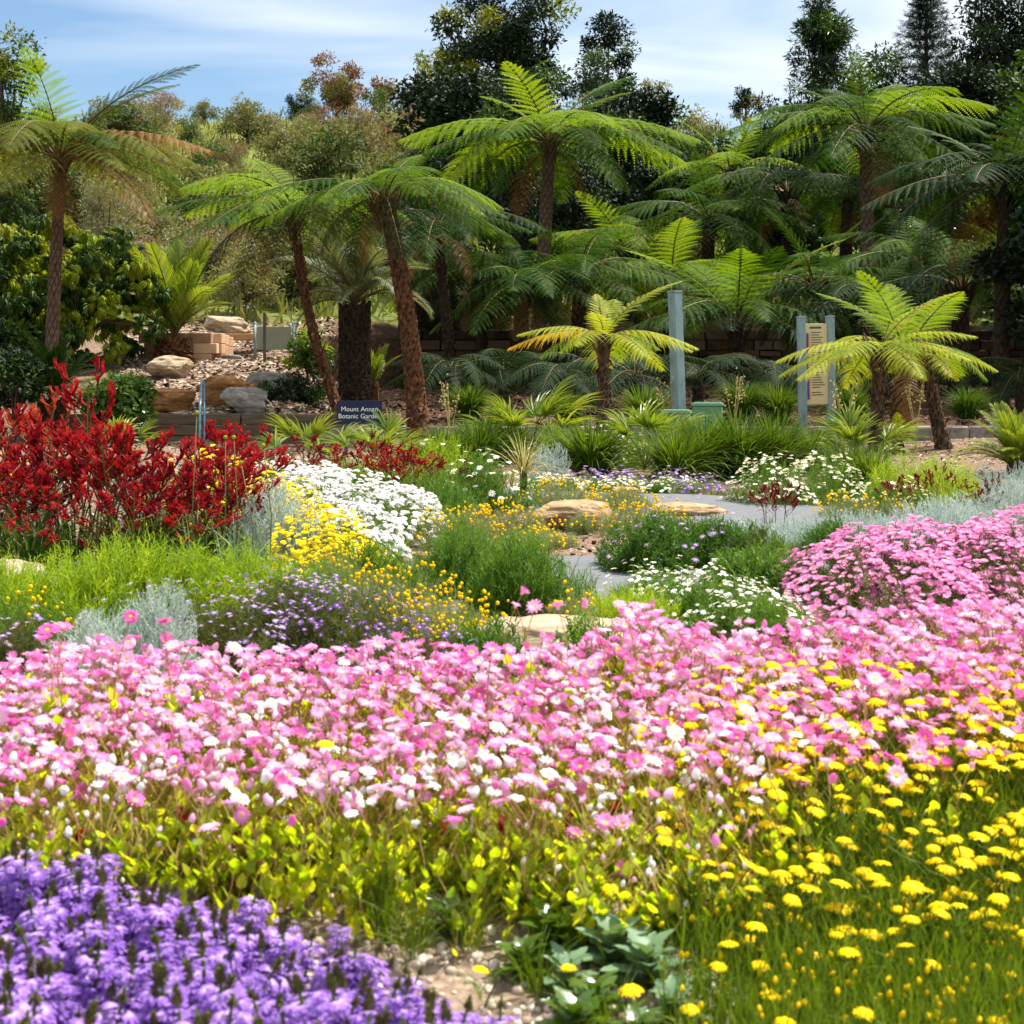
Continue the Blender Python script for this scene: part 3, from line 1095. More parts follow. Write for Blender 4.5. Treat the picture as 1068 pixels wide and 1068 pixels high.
def tree(name, label, base, c0, rx, ry, rz, ncl, crad, nleaf, leaf, size, mats, r=.15, seed=0, group=None, cat='tree', cone=0.0, droop=0.0, young=None, up=.4):
    base = np.asarray(base, float)
    t = thing(name, label, cat, tuple(base), group)
    cl = clumps(np.asarray(c0) - base, rx, ry, rz, ncl, seed, cone)
    obj('trunk', mesh('trunk', limbs_geo((0, 0, -.2), cl, r, 10, .5, seed), [M['bark_tree']], True), t)
    obj('crown', mesh('crown', crown_geo(cl, crad, nleaf, leaf, size, droop, up, young=young), [M[m] for m in mats]), t)
    return t


# ------------------------------------------------------------------ rocks
def rock_geo(sx_, sy_, sz_, seed, cuts=14, rough=.075):
    import bmesh
    bm = bmesh.new()
    bmesh.ops.create_icosphere(bm, subdivisions=5, radius=1)
    V = np.array([v.co[:] for v in bm.verts])
    T = np.array([[v.index for v in f.verts] for f in bm.faces])
    bm.free()
    r_ = np.random.default_rng(seed)
    for k in range(cuts):
        nn = nrmz(r_.normal(size=3) * np.array([1, 1, .8]))
        dd = .55 + .3 * r_.random()
        if k == 0:
            nn, dd = nrmz(np.array([.1, -.15, 1])), .62
        q = V @ nn - dd
        V = V - np.maximum(q, 0)[:, None] * nn * .96
    for f_, a_ in ((3, rough), (7, rough * .5), (15, rough * .28)):
        ph = r_.random((3, 3)) * 6
        ds = sum(np.sin(V @ (r_.normal(size=3) * f_) + ph[0, k]) for k in range(3)) / 3
        lay = np.sin(V[:, 2] * f_ * 2 + ds * 2)
        V = V + nrmz(V) * (a_ * (ds + .4 * lay))[:, None]
    V = V * np.array([sx_, sy_, sz_])
    V[:, 2] -= V[:, 2].min() + .12 * sz_
    return Geo(V, (), T)


def rock(label, px, d, w, h, mat, seed, dy=.7, group='sandstone boulders', rz=0.0, z0=0.0, cuts=14):
    b = G(px, d)
    o = obj('boulder', mesh('boulder', rock_geo(w / 2, w / 2 * dy, h * .62, seed, cuts), [M[mat]], True), None, (b[0], b[1], b[2] - .03 + z0), (0, 0, rz))
    return tag(o, label, 'boulder', group)

# ================================================================== THE PLACE
# ------------------------------------------------------------------ stone walls, edging, steps
def course_wall(x0, x1, y, z0, z1, course, mean, depth, seed):
    r_ = np.random.default_rng(seed)
    gs = []
    z = z0
    while z < z1:
        h = course * (.75 + .5 * r_.random())
        x = x0 - r_.random() * mean
        while x < x1:
            w = mean * (.5 + r_.random())
            g = box((x + w / 2, y + r_.normal(0, .02), z + h / 2), (w - .025, depth * (.9 + .2 * r_.random()), h - .02))
            g.V += r_.normal(0, .008, g.V.shape)
            g.R[:] = r_.random()
            gs.append(g)
            x += w
        z += h
    return join(gs)


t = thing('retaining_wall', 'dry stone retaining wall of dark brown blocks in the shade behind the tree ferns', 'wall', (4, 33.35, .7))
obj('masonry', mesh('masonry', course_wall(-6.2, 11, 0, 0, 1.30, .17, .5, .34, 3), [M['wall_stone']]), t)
t = thing('garden_edging', 'grey stone block edging in front of the dark mulch under the yellow tree ferns', 'edging', (6, 22.75, .1))
obj('masonry', mesh('masonry', course_wall(-8.4, 4, 0, 0, .26, .27, .55, .26, 5), [M['rock_grey']]), t)
t = thing('timber_edging', 'low dark timber sleeper wall holding the wood chip slope beside the blue handrail', 'edging', (-4.6, 22.72, .12))
gs = []
for k in range(3):
    for q in range(3):
        gs.append(box((-1.6 + q * 1.62 + .3 * (k % 2), .01 * k, .075 + k * .155), (1.6, .16, .145)))
obj('sleeper', mesh('sleeper', join(gs), [M['timber_dark']]), t)

b = G(190, 29.5)
t = thing('stone_block_wall', 'low pinkish sandstone block wall beside the short palm on the wood chip slope', 'wall', tuple(b))
gs = []
for k in range(3):
    for q in range(3):
        g = box((-.55 + q * .44 + .1 * (k % 2), .05, .06 + k * .19), (.43, .35, .185))
        g.R[:] = rng.random()
        gs.append(g)
        if q == 2:
            for e in range(3):
                g = box((.52 + .02, .35 + e * .42, .06 + k * .19 - .02 * e), (.3, .41, .185))
                g.R[:] = rng.random()
                gs.append(g)
obj('masonry', mesh('masonry', join(gs), [M['block_stone']]), t)

# rocks
rock('large rounded tan boulder on the wood chip slope right of the glossy leaved tree', 176, 27.4, .95, .42, 'rock_pale', 11)
rock('brown overhanging boulder with shaded front just left of the blue handrail', 178, 23.3, .82, .34, 'rock_brown', 12, cuts=9)
rock('orange brown sandstone ledge just right of the blue handrail', 238, 23.8, .95, .46, 'rock_brown', 13)
rock('dark grey brown boulder behind the red flowers right of the orange sandstone ledge', 258, 23.2, .8, .42, 'rock_grey', 14)
rock('grey boulder beside the bright green shrub on the wood chip slope', 283, 25.2, .75, .36, 'rock_grey', 15)
rock('wide pale boulder on top of the slope behind the short palm', 238, 34.0, 1.25, .5, 'rock_pale', 16)
rock('low white rock lying in the wood chips before the timber bench', 244, 29.4, .5, .15, 'rock_grey', 17)
rock('small brown stone on the slope beside the glossy leaved tree', 148, 24.6, .3, .22, 'rock_brown', 18)
rock('flat topped warm sandstone boulder beyond the grey path among yellow flowers', 597, 11.0, .62, .25, 'rock_warm', 21, group=None)
rock('long low honey coloured sandstone rock right of the path bend', 716, 11.9, .56, .13, 'rock_warm', 22, group=None)
rock('broad pale sandstone boulder just behind the pink daisies at the path edge', 578, 5.75, .70, .20, 'rock_pale', 23, group=None, dy=.6, z0=-.035)
rock('pale cracked sandstone rock at the left edge under the lime shrubs', 8, 7.6, .34, .2, 'rock_pale', 24, group=None)
rock('second pale stone peeping out behind the lime shrubs by tall thin stems', 312, 7.4, .3, .2, 'rock_pale', 25, group=None)
rock('small sandstone rock among the white flowers beyond the path', 655, 13.2, .3, .14, 'rock_warm', 26, group=None)

# chips and pebbles
def chips(n, fx, size, zlift, name, mat, label, elong=3.0):
    p = fx(n)
    tmp = Geo([(-.5, -.5, 0), (.5, -.5, 0), (.35, .5, .05), (-.4, .5, 0), (0, 0, .35)], [], [(0, 1, 4), (1, 2, 4), (2, 3, 4), (3, 0, 4)])
    nn = nrmz(np.array([0, 0, 1]) + rng.normal(0, .35, (n, 3)))
    S = size * (.5 + rng.random(n))
    g = scatter(tmp, zframes(nn), p + (0, 0, zlift), np.stack([S, S * elong * (.5 + .5 * rng.random(n)), S], axis=1))
    tag(obj(name, mesh(name, g, [mat])), label, name.replace('_', ' '), kind='stuff')


def fx_slope(n):
    d = 22.9 + 13.5 * rng.random(n)
    px = 120 + 230 * rng.random(n)
    x = (px - 534) / F * d
    return np.stack([x, d, terr(x, d)], axis=1)


chips(10000, fx_slope, .05, .0, 'wood_chips', M['chip'], 'loose grey brown wood chip mulch covering the slope')


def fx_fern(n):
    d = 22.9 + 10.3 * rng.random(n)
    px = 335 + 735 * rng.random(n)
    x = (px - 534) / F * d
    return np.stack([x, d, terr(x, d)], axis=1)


M['chip_bark_shade'] = noisemat('chip_bark_shade', [(44, 30, 22), (92, 66, 48), (140, 106, 82)], 3, 0.9, 0.2, 0.01, rnd=0.85, lo=.1, hi=.9)  # bark chip brown taken darker to stand in for fern shade
chips(9000, fx_fern, .045, .0, 'shade_toned_pine_bark', M['chip_bark_shade'], 'brown pine bark mulch with the shade of the tree ferns darkened into its colour')


def fx_bed(n):
    d = 5 + 17.5 * rng.random(n) ** .8
    px = -40 + 1150 * rng.random(n)
    x = (px - 534) / F * d
    k = np.min(np.hypot(x[:, None] - cp[None, ::2, 0], d[:, None] - cp[None, ::2, 1]), axis=1) > 1.0
    return np.stack([x, d, terr(x, d) - (~k) * .2], axis=1)


chips(16000, fx_bed, .022, .0, 'bark_mulch', M['chip'], 'fine grey bark mulch between the garden bed plants')
i_ = rng.integers(len(cp), size=420)
o_ = rng.normal(0, .55, 420)
p_ = cp[i_] + nm2[i_] * o_[:, None] + rng.normal(0, .1, (420, 2))
g = scatter(LEAF, frames(np.concatenate([rng.normal(size=(420, 2)), np.full((420, 1), .05)], axis=1), (0, 0, 1)), np.stack([p_[:, 0], p_[:, 1], terr(p_[:, 0], p_[:, 1]) + .036], axis=1), .02 + .025 * rng.random(420))
tag(obj('leaf_litter', mesh('leaf_litter', g, [M['chip']])), 'small dry leaves scattered on the grey path', 'leaf litter', kind='stuff')
n_ = 5200
d_ = 2.2 + 2.0 * rng.random(n_)
x_ = (rng.random(n_) - .5) * .72 * d_
g = scatter(ball(6, 4, 0), zframes(runit(n_)), np.stack([x_, d_, terr(x_, d_) + .001], axis=1), .003 + .008 * rng.random(n_)[:, None] ** 2 * np.array([1.3, 1, .8]) + .002)
tag(obj('gravel', mesh('gravel', g, [M['pebble']], True)), 'pale sandy gravel between the purple flowers and the daisies', 'gravel', kind='stuff')

# ------------------------------------------------------------------ signs, posts, boxes, rail, bench
def post_geo(h, w, dpt):
    g = join([box((0, 0, h / 2), (w, dpt, h)), box((0, 0, h + .012), (w * 1.04, dpt * 1.04, .022))])
    return g


b = G(709, 22.5)
t = thing('sign_post', 'tall square teal grey metal post standing alone behind the green boxes', 'post', tuple(b))
t.rotation_euler = (0, math.radians(-2.6), math.radians(38))
obj('post', mesh('post', post_geo(2.04, .15, .15), [M['steel_teal']]), t)
b = G(853, 22.2)
t = thing('information_board', 'tan information board between two teal grey posts under the tree ferns', 'sign', tuple(b))
t.rotation_euler = (0, math.radians(-1.2), math.radians(12))
pm = mesh('post', post_geo(1.72, .10, .09), [M['steel_teal']])
for x in (-.24, .24):
    obj('post', pm, t, (x * .87, 0, 0))
pan = obj('panel', mesh('panel', box((0, 0, 1.09), (.325, .035, 1.10)), [M['panel_tan']]), t)
gs = [box((-.132, -.0195, 1.06), (.022, .004, .9)).mat(0), box((-.109, -.0195, 1.06), (.020, .004, .9)).mat(1)]
obj('stripe', mesh('stripe', join(gs), [M['panel_blue'], M['panel_orange']]), pan)
gs = []
for k in range(26):
    if k % 8 == 7:
        continue
    w = .19 * (.65 + .35 * rng.random())
    gs.append(box((-.08 + w / 2, -.0195, 1.52 - k * .034), (w, .004, .011)))
gs.append(box((-.01, -.0195, 1.585), (.17, .004, .028)))
obj('text_line', mesh('text_line', join(gs), [M['ink']]), pan)

for (px, d, w, h, lab) in ((738, 22.0, .39, .54, 'taller mid green utility box with sloping lid behind the long grass'), (705, 21.6, .37, .46, 'shorter green utility box at the foot of the tall teal post')):
    b = G(px, d)
    t = thing('utility_box', lab, 'utility box', tuple(b), 'green utility boxes')
    t.rotation_euler = (0, 0, math.radians(-10))
    obj('body', mesh('body', box((0, 0, h / 2 - .02), (w, w, h)), [M['box_green']]), t)
    obj('lid', mesh('lid', join([box((0, 0, h - .01), (w * 1.05, w * 1.05, .035)), box((0, 0, h + .012), (w * .9, w * .9, .012))]), [M['box_lid']]), t)

b = G(375, 19.0)
t = thing('garden_sign', 'small dark blue sign with white lettering behind the fan palms', 'sign', tuple(b))
zc = 1 - 30 / F * 19.0 - b[2]
obj('panel', mesh('panel', box((0, 0, zc), (.53, .02, .27)), [M['sign_blue']]), t)
obj('stake', mesh('stake', join([box((-.16, .025, zc / 2), (.04, .025, zc + .1)), box((.16, .025, zc / 2), (.04, .025, zc + .1))]), [M['steel_dark']]), t)
for k, txt in enumerate(('Mount Annan', 'Botanic Garden')):
    cu = bpy.data.curves.new('lettering', 'FONT')
    cu.body = txt
    cu.size = .078
    cu.align_x = 'CENTER'
    cu.extrude = .001
    cu.materials.append(M['white_paint'])
    o = obj('lettering_curve', cu)
    bpy.context.view_layer.update()
    me = bpy.data.meshes.new_from_object(o.evaluated_get(bpy.context.evaluated_depsgraph_get()))
    bpy.data.objects.remove(o)
    obj('lettering', me, t, (0, -.0125, zc + .012 - k * .082), (PI / 2, 0, 0))

b = G(208, 21.6)
t = thing('handrail', 'slim blue grey metal handrail leaning up the wood chip steps', 'handrail', tuple(b))
obj('rail', mesh('rail', join([tube([(.06, -.3, -.05), (-.02, .15, .55), (-.075, .55, .88)], .02, 8), tube([(.10, -.2, -.05), (.03, .2, .5), (-.055, .58, .87)], .016, 8)]), [M['steel_blue']], True), t)
b = G(258, 31.2)
t = thing('garden_bench', 'low pale timber bench on the upper slope before the glass panel', 'bench', tuple(b))
obj('seat', mesh('seat', box((0, 0, .30), (1.05, .4, .12)), [M['timber_warm']]), t)
lm = mesh('leg', box((0, 0, .12), (.14, .34, .26)), [M['timber_dark']])
for x in (-.4, .4):
    obj('leg', lm, t, (x, 0, 0))
b = G(286, 29.6)
t = thing('panel_fence', 'short fence panel of dull glass between two steel posts on the slope', 'fence', tuple(b))
obj('panel', mesh('panel', box((0, 0, .42), (.62, .02, .42)), [M['glass_panel']]), t)
pm = mesh('post', join([tube([(0, 0, -.05), (0, 0, .68)], .03, 10), ball(8, 5).xf(None, (0, 0, .69), .035)]), [M['steel_teal']], True)
for x in (-.35, .35):
    obj('post', pm, t, (x, 0, 0))
b = G(276, 28.2)
tag(obj('marker_post', mesh('marker_post', join([box((0, 0, .40), (.05, .04, .86)), box((0, 0, .84), (.058, .048, .03))]), [M['steel_dark']]), None, tuple(b)), 'thin dark upright post standing beside the glass panel fence', 'post')

# ------------------------------------------------------------------ tree ferns
tree_fern('tall spreading olive green tree fern with scarred trunk rising left above the glossy leaved tree', G(52, 26), W(63, 168, 26), .085, 2.45, 'fern_olive',
          [('arch', 9, 1, None), ('flat', 8, .95, None), ('arch', 5, .9, 'fern_mid')], seed=1,
          extra=[('up', 265, .86, 'fern_bright', 0), ('up', 5, 1.15, 'fern_mid', 1), ('hang', 330, 1.0, 'fern_dead', 0), ('hang', 0, .95, 'fern_olive', 0), ('arch', 345, 1.15, 'fern_dead', 1), ('up', 25, 1.0, None, 1)])
tree_fern('slim leaning tree fern with brown stem slanting left behind the blue sign', G(359, 23.5), W(306, 224, 23.5), .06, 1.95, 'fern_mid',
          [('arch', 9, 1, 'fern_bright'), ('flat', 9, 1, None), ('hang', 5, .85, 'fern_dark')], bark='bark_brown', kind='shag', seed=2, bow=-.12,
          extra=[('up', 130, .9, 'fern_bright', 1), ('arch', 160, 1.0, 'fern_bright', 1)])
tree_fern('stout shaggy orange brown tree fern with arched mid green crown right of the blue sign', G(437, 22.3), W(402, 208, 22.3), .105, 1.8, 'fern_mid',
          [('arch', 6, 1, 'fern_bright'), ('arch', 5, 1, 'fern_mid'), ('flat', 8, 1, 'fern_mid'), ('hang', 5, .8, 'fern_dark')], bark='bark_brown', kind='shag', seed=3, bow=.08, stubs=26,
          extra=[('up', 70, .75, 'fern_bright', 1), ('arch', 20, 1.05, 'fern_bright', 0)])
tree_fern('tallest central tree fern with diamond scarred trunk and wide bright crown', G(563, 34.2), W(573, 150, 34.2), .125, 3.05, 'fern_bright',
          [('arch', 10, 1, 'fern_bright'), ('flat', 9, 1, 'fern_mid'), ('up', 3, .75, 'fern_bright'), ('hang', 5, .8, 'fern_mid')], seed=4,
          extra=[('arch', 178, 1.12, 'fern_bright', 1), ('arch', 0, 1.12, 'fern_bright', 1), ('arch', 275, .8, 'fern_bright', 0), ('flat', 15, 1.1, 'fern_bright', 0), ('up', 40, 1.0, 'fern_mid', 1)], crz=4)
tree_fern('dark narrow stemmed tree fern between the shaggy fern and the central tall fern', G(474, 30), W(456, 236, 30), .085, 2.2, 'fern_dark',
          [('arch', 8, 1, 'fern_dark'), ('flat', 6, .95, 'fern_mid')], bark='bark_dark', kind='shag', seed=5)
tree_fern('tall dark crowned tree fern with pale scarred trunk behind the right hand yellow ferns', G(906, 34.2), W(903, 140, 34.2), .125, 2.85, 'fern_mid',
          [('arch', 5, 1, 'fern_bright'), ('arch', 6, 1, 'fern_mid'), ('flat', 9, 1, 'fern_mid'), ('up', 3, .75, 'fern_mid'), ('hang', 4, .8, 'fern_dark')], seed=6,
          extra=[('arch', 170, 1.15, 'fern_mid', 1), ('arch', 355, 1.0, 'fern_mid', 0), ('up', 60, .85, 'fern_bright', 1), ('up', 110, .8, 'fern_mid', 1)], crz=5)
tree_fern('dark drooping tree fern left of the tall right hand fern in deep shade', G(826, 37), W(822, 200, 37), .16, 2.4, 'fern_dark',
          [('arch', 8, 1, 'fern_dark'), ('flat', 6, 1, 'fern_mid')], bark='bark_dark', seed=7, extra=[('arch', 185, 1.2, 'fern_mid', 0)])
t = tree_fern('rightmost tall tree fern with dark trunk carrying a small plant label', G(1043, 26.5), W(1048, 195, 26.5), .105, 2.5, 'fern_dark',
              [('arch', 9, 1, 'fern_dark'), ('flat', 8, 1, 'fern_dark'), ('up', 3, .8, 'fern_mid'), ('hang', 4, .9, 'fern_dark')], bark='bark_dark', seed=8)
obj('plant_label', mesh('plant_label', box((0, -.24, .55), (.15, .015, .1)), [M['steel_teal']]), t)
tree_fern('broad low tree fern with brown arching stalks in the middle right behind the teal post', G(768, 29.5), W(768, 338, 29.5), .13, 2.35, 'fern_mid',
          [('arch', 8, 1, 'fern_mid'), ('up', 4, 1, 'fern_bright'), ('up', 3, .9, 'fern_mid'), ('flat', 5, .9, 'fern_dark')], bark='bark_dark', kind='shag', seed=9)
tree_fern('small yellow green tree fern with straight thin trunk left of the teal post', G(628, 21), W(630, 354, 21), .062, 1.12, 'fern_yellow',
          [('flat', 7, 1, 'fern_yellow'), ('flat', 4, .9, 'fern_bright'), ('up', 2, .8, 'fern_yellow')], kind='shag', seed=10, stubs=10, dead=0,
          extra=[('flat', 188, 1.2, 'fern_gold', 0), ('up', 20, 1.25, 'fern_yellow', 1), ('flat', 350, 1.15, 'fern_yellow', 0), ('up', 80, .9, 'fern_yellow', 1)])
tree_fern('small yellow green tree fern in front of the information board', G(913, 20.4), W(917, 366, 20.4), .066, 1.22, 'fern_yellow',
          [('flat', 8, 1, 'fern_yellow'), ('flat', 5, .85, 'fern_bright'), ('arch', 2, .9, 'fern_yellow')], kind='shag', seed=11, stubs=10, dead=0,
          extra=[('flat', 183, 1.15, 'fern_yellow', 0), ('flat', 212, 1.1, 'fern_yellow', 1), ('flat', 325, 1.0, 'fern_yellow', 0), ('up', 15, 1.1, 'fern_yellow', 1)])
tree_fern('leaning small tree fern with pale rough trunk right of the one before the information board', G(986, 20.8), W(964, 372, 20.8), .07, 1.0, 'fern_yellow',
          [('flat', 6, 1, 'fern_yellow'), ('flat', 4, 1, 'fern_bright'), ('arch', 2, .9, 'fern_bright')], kind='shag', seed=12, stubs=8, dead=0)
tree_fern('short reddish brown tree fern trunk with tall upright green fronds between the two yellow ferns', G(936, 22.4), W(944, 372, 22.4), .10, 1.5, 'fern_bright',
          [('up', 4, 1, 'fern_bright'), ('arch', 4, .9, 'fern_mid')], bark='bark_brown', kind='shag', seed=13, stubs=24,
          extra=[('up', 95, .95, 'fern_bright', 0), ('up', 40, 1.05, 'fern_bright', 1), ('up', 150, 1.1, 'fern_bright', 1)])
tree_fern('tree fern entering from the left edge with dark drooping fronds', G(-40, 26), W(-28, 205, 26), .15, 1.6, 'fern_dark',
          [('arch', 8, 1, 'fern_mid'), ('flat', 6, 1, 'fern_dark')], bark='bark_dark', seed=14)
tree_fern('shaded fern with hanging dark fronds low beside the central scarred trunk', G(505, 32), W(500, 290, 32), .10, 2.2, 'fern_dark',
          [('arch', 8, 1, 'fern_mid'), ('flat', 7, 1, 'fern_mid'), ('hang', 5, .9, 'fern_dark')], bark='bark_dark', seed=15)
tree_fern('mid green fern filling the gap right of the central tall trunk', G(660, 37), W(655, 262, 37), .15, 2.6, 'fern_mid',
          [('arch', 9, 1, 'fern_bright'), ('flat', 8, 1, 'fern_mid'), ('up', 3, .8, 'fern_bright')], bark='bark_dark', seed=16)
tree_fern('bright backlit tree fern far behind between the central and right tall ferns', G(765, 42), W(762, 182, 42), .16, 2.4, 'fern_bright',
          [('arch', 8, 1, 'fern_bright'), ('flat', 5, 1, 'fern_mid'), ('up', 3, .9, 'fern_bright')], seed=17)
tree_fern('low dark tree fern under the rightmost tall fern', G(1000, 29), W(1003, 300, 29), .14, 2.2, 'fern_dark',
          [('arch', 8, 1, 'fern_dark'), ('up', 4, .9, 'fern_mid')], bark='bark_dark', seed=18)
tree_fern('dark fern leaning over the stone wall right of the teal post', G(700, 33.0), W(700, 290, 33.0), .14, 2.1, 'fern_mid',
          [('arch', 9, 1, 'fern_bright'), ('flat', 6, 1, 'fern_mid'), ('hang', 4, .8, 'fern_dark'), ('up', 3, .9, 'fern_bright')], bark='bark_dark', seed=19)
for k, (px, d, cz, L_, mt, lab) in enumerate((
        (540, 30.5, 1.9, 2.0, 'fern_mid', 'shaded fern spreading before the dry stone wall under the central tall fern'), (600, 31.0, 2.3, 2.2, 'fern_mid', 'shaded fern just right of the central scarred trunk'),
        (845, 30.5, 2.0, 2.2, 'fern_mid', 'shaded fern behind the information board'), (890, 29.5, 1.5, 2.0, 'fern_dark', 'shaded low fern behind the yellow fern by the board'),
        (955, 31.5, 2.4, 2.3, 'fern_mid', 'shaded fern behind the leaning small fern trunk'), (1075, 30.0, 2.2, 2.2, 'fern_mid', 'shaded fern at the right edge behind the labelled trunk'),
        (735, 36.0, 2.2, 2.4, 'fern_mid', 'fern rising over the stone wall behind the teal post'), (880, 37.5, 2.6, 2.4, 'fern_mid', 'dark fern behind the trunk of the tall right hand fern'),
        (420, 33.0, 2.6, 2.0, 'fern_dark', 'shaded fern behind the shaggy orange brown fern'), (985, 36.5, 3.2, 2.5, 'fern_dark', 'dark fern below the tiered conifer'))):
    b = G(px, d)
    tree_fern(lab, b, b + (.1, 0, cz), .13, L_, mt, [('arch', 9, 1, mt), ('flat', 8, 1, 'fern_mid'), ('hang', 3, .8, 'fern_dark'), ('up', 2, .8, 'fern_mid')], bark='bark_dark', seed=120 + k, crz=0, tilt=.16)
for k, (px, d, L_, lab) in enumerate(((585, 25.5, 1.25, 'low dark ground fern left of the small yellow tree fern'), (662, 25.0, 1.3, 'low dark ground fern with drooping fronds right of the small yellow tree fern'),
                                      (728, 26.0, 1.2, 'low dark ground fern behind the taller green box'), (620, 27.5, 1.5, 'low dark ground fern hidden behind the thin yellow fern trunk'),
        (470, 26.5, 1.15, 'low dark ground fern right of the shaggy fern foot'), (525, 27.5, 1.3, 'low dark ground fern before the dry stone wall left of the central trunk'), (800, 26.5, 1.2, 'low dark ground fern left of the information board'),
        (835, 28.5, 1.3, 'low dark ground fern behind the left board post'), (880, 25.5, 1.0, 'low dark ground fern right of the information board'), (945, 26.5, 1.1, 'low dark ground fern behind the short reddish trunk'),
        (1000, 25.5, 1.0, 'low dark ground fern left of the labelled trunk'), (1065, 25.0, 1.1, 'low dark ground fern at the right edge above the cycad'))):
    b = G(px, d)
    tree_fern(lab, b, b + (0, 0, .55), .07, L_, 'fern_dark', [('arch', 7, 1, 'fern_dark'), ('flat', 6, 1, 'fern_dark')], bark='bark_dark', seed=20 + k, group='ground ferns', stubs=0, crz=0, dead=0, tilt=.2, name='ground_fern')
b = G(937, 19.6)
tree_fern('tiny bright fern seedling on the gravel between the two small trunks', b, b + (0, 0, .12), .04, .5, 'fern_bright', [('up', 3, 1, 'fern_yellow'), ('arch', 4, .8, 'fern_bright')], kind='shag', seed=27, group=None, stubs=0, crz=0, dead=0, name='fern_seedling')


# ------------------------------------------------------------------ palms
def palm_frond_geo(e0, e1, seed, nl=34, ll=.24, w=.016, vee=.5):
    r_ = np.random.default_rng(seed)
    ns = 40
    t = np.linspace(0, 1, ns)
    ph = e0 + (e1 - e0) * t
    T = np.stack([np.cos(ph), np.zeros(ns), np.sin(ph)], axis=1)
    P = np.concatenate([[[0, 0, 0]], np.cumsum(T[:-1], axis=0) / (ns - 1)])
    D_, PP, UU, SS = [], [], [], []
    for sd_ in (-1, 1):
        for i in range(nl):
            q = .15 + .84 * (i + .5) / nl
            k = min(int(q * (ns - 1)), ns - 2)
            f = math.radians(38 + 20 * q)
            sidev = np.array([0, sd_, 0])
            N = np.cross(T[k], sidev) * sd_
            d = sidev * math.cos(f) + T[k] * math.sin(f) + N * vee * (.6 + .4 * r_.random())
            D_.append(d)
            PP.append(P[k])
            UU.append(N)
            l_ = ll * (1 - .55 * abs(2 * q - .9) ** 1.5) * (.9 + .2 * r_.random())
            SS.append((1, l_, l_))
    bl = bladeT(w, .5, 4)
    g = scatter(bl, frames(np.array(D_), np.array(UU)), np.array(PP), np.array(SS)).mat(1)
    return join([tube(P[::3], np.linspace(.012, .003, len(P[::3])), 5, False, 0), g])


PF = [palm_frond_geo(math.radians(78), math.radians(30), 31), palm_frond_geo(math.radians(60), math.radians(-10), 32), palm_frond_geo(math.radians(40), math.radians(-60), 33), palm_frond_geo(math.radians(86), math.radians(55), 34)]
PFM = {}


def palm_frond(v, m):
    if (v, m) not in PFM:
        PFM[(v, m)] = mesh('frond', PF[v], [M['rachis'], M[m]])
    return PFM[(v, m)]


def palm(name, label, base, top, r, L, m, spec, bark='bark_dark', seed=0, group=None, cat='palm'):
    rs = np.random.default_rng(seed)
    base, top = np.asarray(base), np.asarray(top)
    t = thing(name, label, cat, tuple(base), group)
    loc = top - base
    tg_, P = trunk_geo(lerp_path((0, 0, -.1), loc), r, r, 'shag')
    st = []
    H = loc[2]
    nst = int(50 + 90 * H)
    for k in range(nst):                      # leaf-base stubs all over the trunk
        a, z = k * 2.4, H * (k + .5) / nst
        d = np.array([math.cos(a), math.sin(a), 0])
        q = tube([d * r * .95 + (0, 0, z - .03), d * (r * 1.1) + (0, 0, z + .04), d * (r * 1.22) + (0, 0, z + .10)], [.05, .042, .02], 5)
        q.D[:] = .2 + .6 * rs.random()
        st.append(q)
    obj('trunk', mesh('trunk', join([tg_] + st), [M[bark]]), t)
    az = rs.random() * 6
    for v, cnt, lf in spec:
        for k in range(cnt):
            obj('frond', palm_frond(v, m), t, tuple(loc), (rs.normal(0, .12), rs.normal(0, .12), az + (k + .6 * rs.random()) / cnt * 2 * PI), L * lf * (.85 + .3 * rs.random()))
        az += 1
    return t


b = G(181, 29.0)
palm('date_palm', 'short palm with upright yellow olive fronds above the sandstone block wall', b, b + (0, 0, .42), .26, 1.75, 'palm', [(3, 8, 1), (0, 8, 1), (1, 6, .85)], 'bark_brown', 41)
b = G(370, 25.5)
palm('date_palm', 'thick dark trunked palm with grey green fronds behind the blue sign', b, W(370, 318, 25.5), .20, 1.55, 'palm_grey', [(0, 8, 1), (1, 10, 1), (2, 9, .9)], 'bark_dark', 42)
b = G(390, 27.0)
palm('young_palm', 'tiny bright yellow green palm in the gap between thick palm and shaggy fern', b, b + (0, 0, .32), .04, .65, 'palm', [(3, 4, 1), (0, 5, 1)], 'bark_brown', 43)
b = G(320, 30.0)
palm('cycad', 'dark shaggy cycad behind the dry stone wall beside the shaggy fern', G(452, 34.5), G(452, 34.5) + (0, 0, .8), .4, 1.3, 'palm_grey', [(0, 7, 1), (2, 8, 1)], 'bark_dark', 44)
b = G(55, 22.5)
palm('cycad', 'dark green spiky cycad rosette below the tall left tree fern trunk', b, b + (0, 0, .55), .16, .95, 'fern_dark', [(3, 6, .9), (0, 9, 1), (1, 9, 1)], 'bark_dark', 45)
b = G(1062, 16.5)
palm('cycad', 'bushy glossy cycad with yellow tinged fronds at the right edge', b, b + (0, 0, .03), .07, .66, 'palm', [(3, 10, 1), (0, 16, 1), (1, 18, 1)], 'bark_brown', 46)


